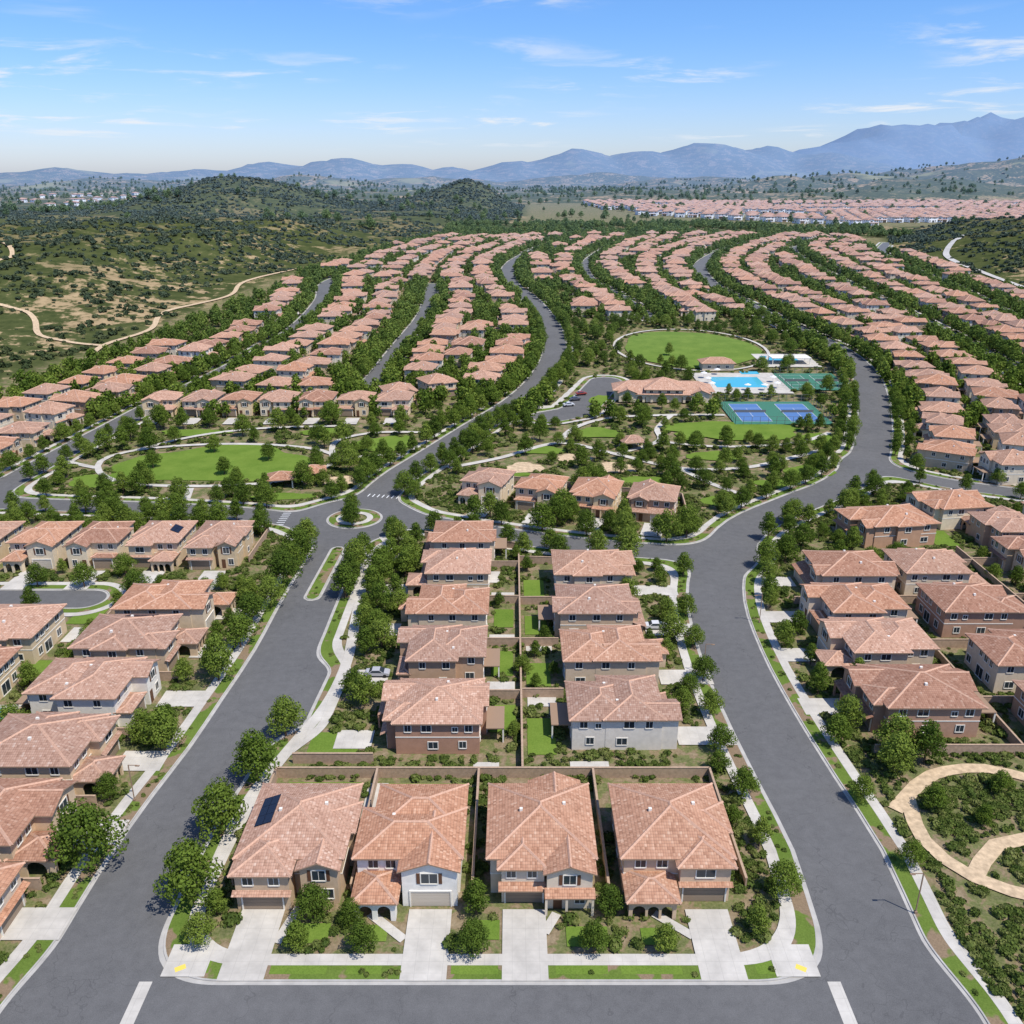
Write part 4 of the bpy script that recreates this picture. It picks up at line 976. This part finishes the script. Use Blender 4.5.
for P in ([(-196,400),(-204,440),(-196,480),(-205,530),(-186,590),(-192,650),(-170,720)],[(-205,440),(-240,452),(-270,500),(-310,520),(-340,600)],[(-300,380),(-330,430),(-320,480),(-360,540),(-350,640),(-420,700)]):
    ribbon('dirt_trail',P,3.0,.5,M['dg'],ter=True)
ribbon('path',[(350,560),(362,700),(380,800),(440,900)],5,.6,conc,ter=True)
def lamp(x,y,rot):
    b=MB(); b.box(-.16,.16,-.16,.16,0,.5,3); b.box(-.06,.06,-.06,.06,.5,6.4,3); b.box(-.04,1.3,-.04,.04,6.3,6.4,3); b.box(1.0,1.6,-.12,.12,6.2,6.31,3)
    b.M=[7]*len(b.M)
    finish(b,'street_lamp',(x,y,hf(y)),rot,(.2,.2,.2))
for x,y,r in [(49.8,84,math.pi),(50.5,160,math.pi),(-55,105,0),(35,140,0)]: lamp(x,y,r)
def car(x,y,rot,col):
    prof=[(-2.2,.45),(-2.25,.8),(-2.1,.98),(-1.5,1.02),(-.9,1.45),(.5,1.47),(1.25,1.02),(2.0,.9),(2.25,.7),(2.2,.4)]
    V=[];F=[];mi=[]
    n=len(prof)
    for w,k in ((-.88,0),(.88,1)):
        for (a,z) in prof: V.append((a,w*(1 if z<1.1 else .82),z))
    for i in range(n):
        j=(i+1)%n; F.append((i,j,n+j,n+i)); mi.append(1 if i in (3,5) else 0)
    F.append(tuple(range(n-1,-1,-1)));mi.append(0); F.append(tuple(range(n,2*n)));mi.append(0)
    for sg in (-1,1):
        k=len(V); V+=[(-1.3,sg*.89,1.03),(.95,sg*.89,1.03),(.45,sg*.76,1.4),(-.85,sg*.76,1.4)]; F.append((k,k+1,k+2,k+3)); mi.append(1)
    for a in (-1.4,1.4):
        for sg in (-1,1):
            k=len(V)
            for w in (.7,.92):
                for i in range(12): V.append((a+.34*math.cos(i*math.pi/6),sg*w,.34+.34*math.sin(i*math.pi/6)))
            for i in range(12): F.append((k+i,k+(i+1)%12,k+12+(i+1)%12,k+12+i)); mi.append(2)
            F.append(tuple(range(k+12,k+24)));mi.append(2)
    m_=simple('car_paint',col,.3,spec=.5)
    o=mkobj('parked_car',V,F,[m_,M['glass'],M['tyre']],mi,loc=(x,y,hf(y)+.17)); o.rotation_euler=(0,0,rot)
for x,y,r,c in [(-24.5,139.5,0,(.4,.4,.42)),(22,334,.3,(.6,.6,.6)),(25,342,.3,(.1,.1,.12)),(28,350,.3,(.3,.05,.04)),(29,157.5,0,(.6,.6,.6))]:
    car(x,y,r,c)
# ---------------------------------------------------------------- sky, sun, camera
sun_el=math.radians(60); sun_az=math.radians(128)
W=bpy.data.worlds.new('World'); S.world=W; W.use_nodes=True; nt=W.node_tree; nt.nodes.clear()
out=N(nt,'ShaderNodeOutputWorld'); bg=N(nt,'ShaderNodeBackground'); bg.inputs[1].default_value=.15
sky=N(nt,'ShaderNodeTexSky',sky_type='NISHITA',sun_disc=False); sky.sun_elevation=sun_el; sky.sun_rotation=sun_az; sky.air_density=1.0; sky.dust_density=.6; sky.ozone_density=2.0
tc=N(nt,'ShaderNodeTexCoord'); sp=N(nt,'ShaderNodeSeparateXYZ'); L(nt,tc.outputs['Generated'],sp.inputs[0])
zz=math_(nt,'ADD',math_(nt,'MAXIMUM',sp.outputs[2],0),.06)
cb=N(nt,'ShaderNodeCombineXYZ'); L(nt,math_(nt,'DIVIDE',sp.outputs[0],zz),cb.inputs[0]); L(nt,math_(nt,'MULTIPLY',math_(nt,'DIVIDE',sp.outputs[1],zz),1.1),cb.inputs[1])
n1=noise(nt,cb.outputs[0],1.3,9,.62,.4); n2=noise(nt,cb.outputs[0],.4,3,.5)
cf=math_(nt,'MULTIPLY',sstep(nt,n1,.49,.68),sstep(nt,n2,.45,.60)); cf=math_(nt,'MULTIPLY',cf,sstep(nt,sp.outputs[2],.02,.05))
cf=math_(nt,'MULTIPLY',cf,.9)
c=mix(nt,sstep(nt,sp.outputs[2],-.01,.16),(.82,.88,1.20),(.50,.76,1.16))
c=mix(nt,1,sky.outputs[0],c,'MULTIPLY')
c=mix(nt,cf,c,(5.7,5.9,6.2)); L(nt,c,bg.inputs[0]); L(nt,bg.outputs[0],out.inputs[0])
sl=bpy.data.lights.new('sun','SUN'); sl.energy=5.0; sl.angle=math.radians(.5); sl.color=(1,.95,.87)
so=bpy.data.objects.new('sun',sl); COL.objects.link(so)
d=Vector((math.sin(sun_az)*math.cos(sun_el),math.cos(sun_az)*math.cos(sun_el),math.sin(sun_el)))
so.rotation_euler=d.to_track_quat('Z','Y').to_euler(); so.location=(0,0,200)
cd=bpy.data.cameras.new('camera'); cd.lens=36*880/1024; cd.sensor_width=36; cd.clip_end=80000; cd.clip_start=1
co=bpy.data.objects.new('camera',cd); COL.objects.link(co); co.location=(0,0,85); co.rotation_euler=(math.pi/2-math.atan(334/880),0,0); S.camera=co
S.view_settings.view_transform='Standard'; S.view_settings.look='None'; S.view_settings.exposure=0
print('done',time.time()-T0)
